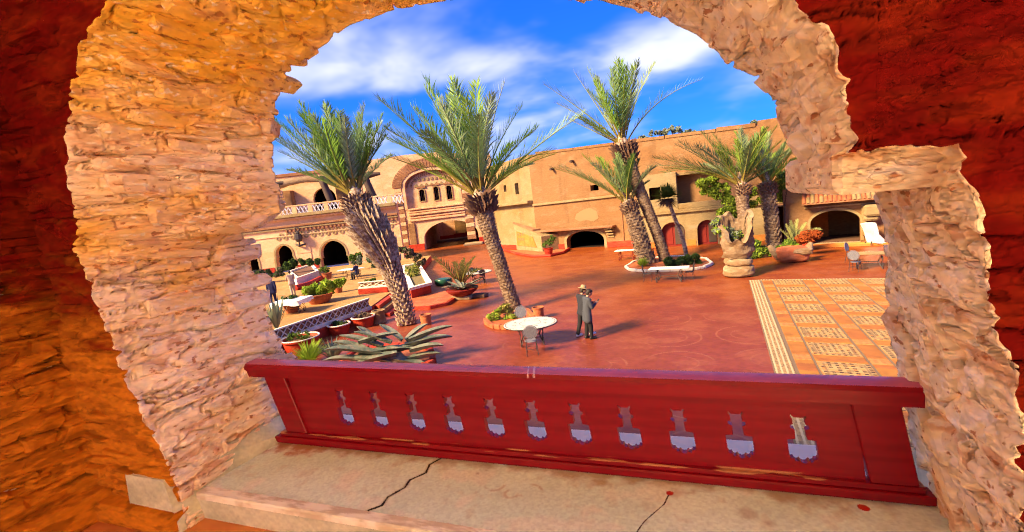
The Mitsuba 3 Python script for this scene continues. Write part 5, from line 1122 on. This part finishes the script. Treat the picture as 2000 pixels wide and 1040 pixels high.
def rect_table(label, c, a, b, yaw, h=.75, top='m_white_lime', mat='m_iron', cloth=False):
    k = thing('garden_table', label, 'table', 'tables set out round the court'); M = rotz(yaw, c)
    put('table_top', xf(bx(-a, a, -b, b, h-.04, h, .012), M), top, parent=k)
    if cloth:
        n = 41; t = np.linspace(0, 1, n)[:-1]; per = []
        for q in t:
            s = q*4; e = int(s); f_ = s-e; P_ = [(-a, -b), (a, -b), (a, b), (-a, b), (-a, -b)]; per.append(np.array(P_[e])*(1-f_)+np.array(P_[e+1])*f_)
        per = np.array(per+[per[0]]); o = per*1.03
        w = np.array([[(*(p*1.012), h+.006), (*(p*1.02), h-.06), (*(p*(1.03+.03*math.sin(i*1.9))), h-.22-.04*math.sin(i*.9))] for i, p in enumerate(per)])
        put('cloth_drop', grid_mesh(w), 'm_white_paint', True, k); put('cloth', xf(bx(-a*1.012, a*1.012, -b*1.012, b*1.012, h, h+.008), M), 'm_white_paint', parent=k)
        kk = [q for q in scene if q == k+'__cloth_drop'][0]; scene[kk] = mikit.ply(xf(grid_mesh(w), M), 'm_white_paint', smooth=True)
    put('base', xf(iron_base(a*.62, h-.04, mat, True), M), mat, True, k); return k
def disc_chair(label, c, yaw, mat='m_chair_grey', group=None):
    """iron chair with a round pierced back and a round seat"""
    k = thing('garden_chair', label, 'chair', 'iron garden chairs'); M = rotz(yaw, c)          # the sitter looks along +y
    put('seat', xf(lathe([(0, .44), (.20, .44), (.215, .455), (.20, .47), (0, .465)], 22, (0, 0, 0)), M), mat, 30, k)
    bk = []; C0 = np.array([0, -.23, .80]); u = np.array([1, 0, 0.]); v = unit([0, -.16, 1])
    for r in (.235, .17, .105): bk.append(tube(arc(C0, r, 0, 2*math.pi, u, v, 24), .014 if r > .2 else .011, 5))
    for i in range(12): t = i*math.pi/6; bk.append(tube([C0+.03*(math.cos(t)*u+math.sin(t)*v), C0+.225*(math.cos(t)*u+math.sin(t)*v)], .009, 4))
    bk.append(xf(lathe([(0, -.006), (.21, -.006), (.21, .006), (0, .006)], 24), frame(C0, u, v, np.cross(u, v))))
    put('backrest', xf(cat_(bk), M), mat, parent=k)
    for sx in (-1, 1):
        put('back_leg', xf(tube([C0+.22*(sx*.75*u-.66*v), [sx*.17, -.17, .46], [sx*.19, -.25, 0]], .013, 5), M), 'm_iron', True, k)
        put('front_leg', xf(tube([[sx*.16, .14, .46], [sx*.17, .19, .25], [sx*.16, .17, 0]], .013, 5), M), 'm_iron', True, k)
    put('leg_ring', xf(tube(arc((0, 0, .2), .19, 0, 2*math.pi, (1, 0, 0), (0, 1, 0), 18), .009, 4), M), 'm_iron', True, k); return k
YV = math.radians(21)
tc = G(1040, 672)
round_table('round white mosaic table on scrolled iron legs beside the tall palm', tc, 52*depth_of(tc)/FPX, YV, 46*depth_of(tc)/FPX)
cc = G(1040, 691); disc_chair('iron chair with a pierced round back on the near side of the round mosaic table', cc, YV)
cc = G(1022, 651); disc_chair('iron chair with a round grey back on the far side of the round mosaic table', cc, YV+math.pi)
tc = G(936, 553); round_table('small round white table behind the agave bowl', tc, 27*depth_of(tc)/FPX, YV)
put('dark_bowl', lathe([(0, 0), (.12, 0), (.3, .18), (.27, .2), (0, .08)], 18, tc+[-.15, -.1, .777]), bsdf('m_green_glaze', (.02, .09, .05), .25, .5)); tag('dark_bowl', 'dark green bowl on the small round white table', 'bowl', kind='thing')
for a, w in ((2.4, 'left'), (-.9, 'right')):
    disc_chair(f'dark iron chair tucked in at the {"far" if a > 0 else "near"} side of the small round white table', tc+np.array([math.cos(a)*.75, math.sin(a)*.6, 0]), a-math.pi/2+math.pi, 'm_iron')
tc = G(1308, 550); d_ = depth_of(tc)/FPX
rect_table('long white mosaic table on iron legs in front of the white kerbed island', tc, 37*d_, .42, -.12)
def wire_chair(label, c, yaw):
    k = thing('wire_chair', label, 'chair', 'thin wire chairs'); M = rotz(yaw, c)
    put('seat', xf(bx(-.21, .21, -.2, .2, .43, .45, .006), M), 'm_iron', parent=k)
    put('backrest', xf(cat_([tube([[-.2, -.2, .44], [-.2, -.27, .92], [.2, -.27, .92], [.2, -.2, .44]], .012, 5)]+[tube([[x, -.2, .44], [x, -.27, .92]], .008, 4) for x in (-.1, 0, .1)]), M), 'm_iron', parent=k)
    for sx in (-1, 1):
        for sy in (-1, 1): put('leg', xf(tube([[sx*.19, sy*.18, .44], [sx*.22, sy*.22, 0]], .011, 5), M), 'm_iron', parent=k)
wire_chair('thin iron chair at the left end of the long mosaic table', G(1266, 550), -1.6); wire_chair('thin iron chair at the right end of the long mosaic table', G(1347, 547), 1.4)
tc = G(1225, 508); d_ = depth_of(tc)/FPX; rect_table('pale bench table on a red iron frame before the short stout palm', tc, 22*d_, .4, -.1, mat='m_door_red')
tc = G(1698, 524); d_ = depth_of(tc)/FPX; rect_table('cream oblong table partly hidden by the right jamb', tc, 32*d_, .45, -.25, top='m_adobe_pale')
disc_chair('round backed iron chair at the near left corner of the cream oblong table', G(1671, 530), -.6); disc_chair('round backed iron chair at the far left corner of the cream oblong table', G(1664, 512), -2.2)
tc = G(574, 612, ZT); d_ = depth_of(tc)/FPX; rect_table('table under a white cloth on the terrace behind the small clay pot', tc, 29*d_, .75, .28, cloth=True)
tc = G(688, 543, ZT); d_ = depth_of(tc)/FPX; rect_table('white table where the person in blue sits', tc, 23*d_, .55, .2, top='m_white_paint')
k = thing('closed_parasol', 'closed black parasol at the left jamb before the pink building', 'parasol'); c = G(492, 533, ZT); dp = depth_of(c); u_ = dp/FPX
put('pole', tube([c, c+[0, 0, 52*u_]], .05, 6), 'm_iron', parent=k)
put('canopy', lathe([(0, 12*u_), (9*u_, 10*u_), (11*u_, 18*u_), (7*u_, 28*u_), (2.5*u_, 38*u_), (0, 44*u_)], 10, c), 'm_iron', 40, k)
k = thing('green_pot', 'dark green glazed pot beside the white trough', 'pot'); c = G(868, 562); put('body', lathe([(0, 0), (.4, 0), (.62, .35), (.6, .6), (.5, .62), (.0, .5)], 22, c), 'm_green_glaze', True, k)
# white cloth hung over a folding chair by the pavilion pier
k = thing('draped_chair', 'white cloth draped over a tall chair beside the pavilion pier', 'chair'); c = G(1706, 480); dp = depth_of(c); u_ = dp/FPX
pr = [(-16*u_, 46*u_), (-4*u_, 47*u_), (2*u_, 24*u_), (15*u_, 8*u_), (14*u_, 4*u_), (-3*u_, 7*u_), (-8*u_, 26*u_)]
m = extr(Polygon(pr), .8).subdivide_to_size(.25); m = xf(m, frame(c+FWD*.4, RGT*np.array([1, 1, 0]), [0, 0, 1], -unit(FWD*np.array([1, 1, 0])))); m.vertices = m.vertices+.08*(meshkit.fbm(m.vertices*2, 3, 3)[:, None]-.5)
put('cloth', m, 'm_white_paint', 40, k)
put('legs', cat_([tube([c+RGT*x*u_+FWD*y, c+RGT*x*u_*.8+FWD*y+[0, 0, 8*u_]], .03, 5) for x in (-10, 10) for y in (-.2, .3)]), 'm_iron', parent=k)

# ------------------------------------------------------------ people
def sph(p, r): return m3.Manifold.sphere(float(r), 14).translate([float(q) for q in p])
def chain(js): return [(sph(a, ra)+sph(b, rb)).hull() for (a, ra), (b, rb) in zip(js, js[1:])]
def fuse(parts, edge=.03, it=6):
    m = parts[0]
    for q in parts[1:]: m = m+q
    t = tm(m.refine_to_length(edge)); t.merge_vertices(); trimesh.smoothing.filter_taubin(t, iterations=it); return t
bsdf('m_skin', (.42, .23, .15), .5, .35); bsdf('m_hair_dark', (.03, .02, .015), .6); bsdf('m_coat_grey', (.060, .066, .082), .85, .2); bsdf('m_cloth_black', (.015, .014, .016), .8)
bsdf('m_cloth_navy', (.020, .022, .075), .8); bsdf('m_straw_hat', (.34, .25, .13), .8); bsdf('m_cloth_pale', (.40, .27, .22), .85); bsdf('m_shoe_white', (.75, .73, .72), .6); bsdf('m_cloth_jacket', (.026, .027, .036), .85); bsdf('m_shoe_black', (.02, .02, .02), .4)
bsdf('m_cloth_cream', (.42, .33, .25), .85)
def person(label, pos, yaw, h=1.74, arm='phone', lean=0.0, top='m_coat_grey', low='m_cloth_black', shoe='m_shoe_black', coat=.55, hat=None, hair='m_hair_dark', stride=.1, sit=False, nod=.25, head_turn=0.0, phone=True):
    k = thing('person', label, 'person', 'people in the court'); s = h/1.75; M = rotz(yaw, pos) @ np.diag([s, s, s, 1])
    def L_(p): return np.array([p[0], p[1]+lean*max(0, p[2]-.9), p[2]])
    hz = .93 if not sit else .5
    o = 0 if not sit else .43
    legs, lj = [], []
    for sx in (-1, 1):
        st = stride*sx
        if sit: j = [((sx*.10, 0, hz), .095), ((sx*.12, .42, hz+.02), .068), ((sx*.12, .44, .09), .042)]; ft = [((sx*.12, .43, .05), .042), ((sx*.13, .60, .035), .034)]
        else: j = [((sx*.09, 0, hz), .098), ((sx*.10, st*.5+.03, .50), .066), ((sx*.10, st, .09), .042)]; ft = [((sx*.10, st-.03, .05), .045), ((sx*.115, st+.17, .035), .036)]
        lj.append((j, ft)); legs += chain(j)+chain(ft)
    to = [((0, 0, hz+.02), .135), ((0, .0, hz+.22), .125), ((0, .01, hz+.40), .15)]
    torso = [(sph(L_((-.07, 0, hz+.03)), .115)+sph(L_((.07, 0, hz+.03)), .115)+sph(L_((-.06, 0, hz+.24)), .105)+sph(L_((.06, 0, hz+.24)), .105)).hull(),
             (sph(L_((-.06, 0, hz+.24)), .105)+sph(L_((.06, 0, hz+.24)), .105)+sph(L_((-.14, -.01, hz+.49)), .075)+sph(L_((.14, -.01, hz+.49)), .075)+sph(L_((0, .03, hz+.42)), .12)).hull()]
    sh = hz+.52; arms, aj, hands = [], [], []
    for sx in (-1, 1):
        S = L_((sx*.185, -.01, sh))
        if arm == 'phone' or (arm == 'phone_right' and sx > 0): E = S+[sx*.05, .06, -.28]; Wr = E+[-sx*.13, .22, .10]; fd = unit([-sx*.35, .8, .35])
        elif arm == 'table': E = S+[sx*.07, .12, -.26]; Wr = E+[-sx*.06, .25, .0]; fd = unit([-sx*.3, 1, -.1])
        elif arm == 'bend': E = S+[sx*.06, .14, -.24]; Wr = E+[-sx*.05, .20, -.10]; fd = unit([0, .8, -.5])
        else: E = S+[sx*.05, -.03-.05*sx*stride*6, -.29]; Wr = E+[sx*.0, .06-.05*sx*stride*4, -.25]; fd = unit([0, .1, -1])
        aj.append([(S, .062), (E, .047), (Wr, .033)]); arms += chain(aj[-1])
        pl = Wr+fd*.075; w_ = unit(np.cross(fd, [0, .3, 1.0])); nn = np.cross(w_, fd)
        hnd = [(sph(Wr+fd*.01, .028)+sph(pl+w_*.028, .018)+sph(pl-w_*.028, .018)).hull()]
        for q, (off, ln) in enumerate(((-.030, .060), (-.010, .075), (.010, .070), (.030, .055))):
            a = pl+w_*off; b = a+fd*ln*.55; c_ = b+unit(fd*.6-nn*.8*(1 if sx > 0 else 1))*ln*.5; hnd += chain([(a, .0105), (b, .0095), (c_, .008)])
        t0 = Wr+fd*.03+w_*sx*-.025; hnd += chain([(t0, .012), (t0+unit(fd*.7-w_*sx*.8)*.045, .010), (t0+unit(fd*.9-w_*sx*.5)*.075, .009)])
        hands += hnd
    nk = L_((0, .0, sh+.02)); hd = nk+np.array([0, .03+nod*.12, .185])
    ct, st_ = math.cos(head_turn), math.sin(head_turn); fw = unit([-st_, ct, -nod]); rt_ = np.array([ct, st_, 0]); up_ = np.cross(rt_, fw)
    def hp(x, y, z): return hd+rt_*x+fw*y+up_*z
    head = [(sph(hp(0, -.02, .03), .085)+sph(hp(0, .03, .03), .078)+sph(hp(0, .035, -.055), .055)+sph(hp(0, .055, -.085), .03)).hull(), (sph(nk, .058)+sph(hp(0, -.015, -.05), .055)).hull(),
            (sph(hp(0, .10, .012), .010)+sph(hp(0, .122, -.022), .016)).hull(), sph(hp(-.085, -.005, -.01), .024), sph(hp(.085, -.005, -.01), .024)]
    body = fuse(legs+torso+arms+hands+head, .025, 4); put('body', xf(body, M), 'm_skin', True, k)
    face = [sph(hp(-.032, .098, .02), .011), sph(hp(.032, .098, .02), .011)]; put('eyes', xf(cat_([tm(q) for q in face]), M), 'm_cloth_black', True, k)
    put('mouth', xf(tm((sph(hp(-.022, .097, -.062), .007)+sph(hp(.022, .097, -.062), .007)).hull()), M), 'm_door_red', True, k)
    # clothing
    gar = [(sph(L_((-.08, 0, hz-.02)), .125)+sph(L_((.08, 0, hz-.02)), .125)+sph(L_((-.065, 0, hz+.24)), .122)+sph(L_((.065, 0, hz+.24)), .122)).hull(),
           (sph(L_((-.065, 0, hz+.24)), .122)+sph(L_((.065, 0, hz+.24)), .122)+sph(L_((-.15, -.01, hz+.50)), .088)+sph(L_((.15, -.01, hz+.50)), .088)+sph(L_((0, .03, hz+.43)), .135)).hull()]
    if coat and not sit: gar.append((sph(L_((-.085, 0, hz)), .13)+sph(L_((.085, 0, hz)), .13)+sph((-.12, -.02, hz-coat*.55), .12)+sph((.12, -.02, hz-coat*.55), .12)+sph((0, .05, hz-coat*.55), .13)).hull())
    for j in aj: gar += chain([(j[0][0], .085), (j[1][0], .066), (j[2][0]-(j[2][0]-j[1][0])*.08, .050)])
    gar.append((sph(nk-[0, 0, .03], .085)+sph(nk+[0, 0, .02], .070)).hull())
    put('coat', xf(fuse(gar, .03, 5), M), top, True, k)
    tr = []
    for j, ft in lj: tr += chain([(j[0][0], .112), (j[1][0], .084), (np.array(j[2][0])+[0, 0, .01], .066)])
    put('trousers', xf(fuse(tr+[(sph((-.08, 0, hz), .118)+sph((.08, 0, hz), .118)).hull()], .03, 4), M), low, True, k)
    for j, ft in lj:
        sm = (sph(ft[0][0], .054)+sph(ft[1][0], .045)).hull().trim_by_plane([0, 0, 1], 0.004); put('shoe', xf(tm(sm.refine_to_length(.03)), M), shoe, 40, k)
    hr = (sph(hp(0, -.03, .045), .096)+sph(hp(0, .03, .075), .072)+sph(hp(0, -.045, -.02), .08)).hull(); put('hair', xf(tm(hr.refine_to_length(.03)), M), hair, True, k)
    if hat:
        mh = cat_([lathe([(0, .0), (.10, .0), (.19, -.025), (.195, -.015), (.105, .02), (.095, .10), (.06, .125), (0, .12)], 24)]); put('hat', xf(mh, M @ frame(hp(0, -.01, .085), rt_, fw, up_)), hat, 30, k)
    if arm.startswith('phone') and phone:
        pw = aj[1][2][0]+np.array([-.06, .12, .06]); pk = newkey('mobile_phone'); labels[pk] = {'label': f'dark mobile phone in the hands of the {label.split(" ", 1)[1]}'[:90] if False else 'dark mobile phone held by the person in the grey coat', 'category': 'phone', 'kind': 'thing'}
        scene[pk] = mikit.ply(xf(bx(-.04, .04, -.006, .006, -.08, .08, .004), M @ frame(pw, (1, 0, 0), unit([0, .7, -.7]), unit([0, .7, .7]))), 'm_shoe_black')
    return k
RIGHT = YV-math.pi/2                                   # facing along the picture's right
person('person in a long grey coat with black trousers, looking down at a phone', G(1151, 662), RIGHT+.25, 1.72, 'phone', .10, coat=.40, stride=.05, nod=.55)
person('person in a dark jacket and pale hat close behind the grey coat', G(1142, 656), RIGHT+.5, 1.74, 'phone', .06, 'm_cloth_jacket', 'm_cloth_black', 'm_shoe_white', .15, 'm_straw_hat', stride=.22, nod=.4, phone=False)
person('person in navy clothes seen from behind on the terrace', G(536, 597, ZT), YV+.3, 1.72, 'down', .06, 'm_cloth_navy', 'm_cloth_navy', coat=.2, stride=.16, nod=.1)
person('person in a pale shirt and cream trousers beside the navy figure', G(574, 579, ZT), YV+.6, 1.72, 'bend', .22, 'm_cloth_pale', 'm_cloth_cream', coat=.1, stride=.12, nod=.4, hair='m_hair_dark')
person('person in a blue jacket seated at the white terrace table', G(699, 546, ZT), YV+1.2, 1.75, 'table', .25, 'm_cloth_navy', 'm_cloth_black', sit=True, nod=.5)
c = G(699, 546, ZT); wire_chair('chair under the person in the blue jacket', c, YV+1.2)
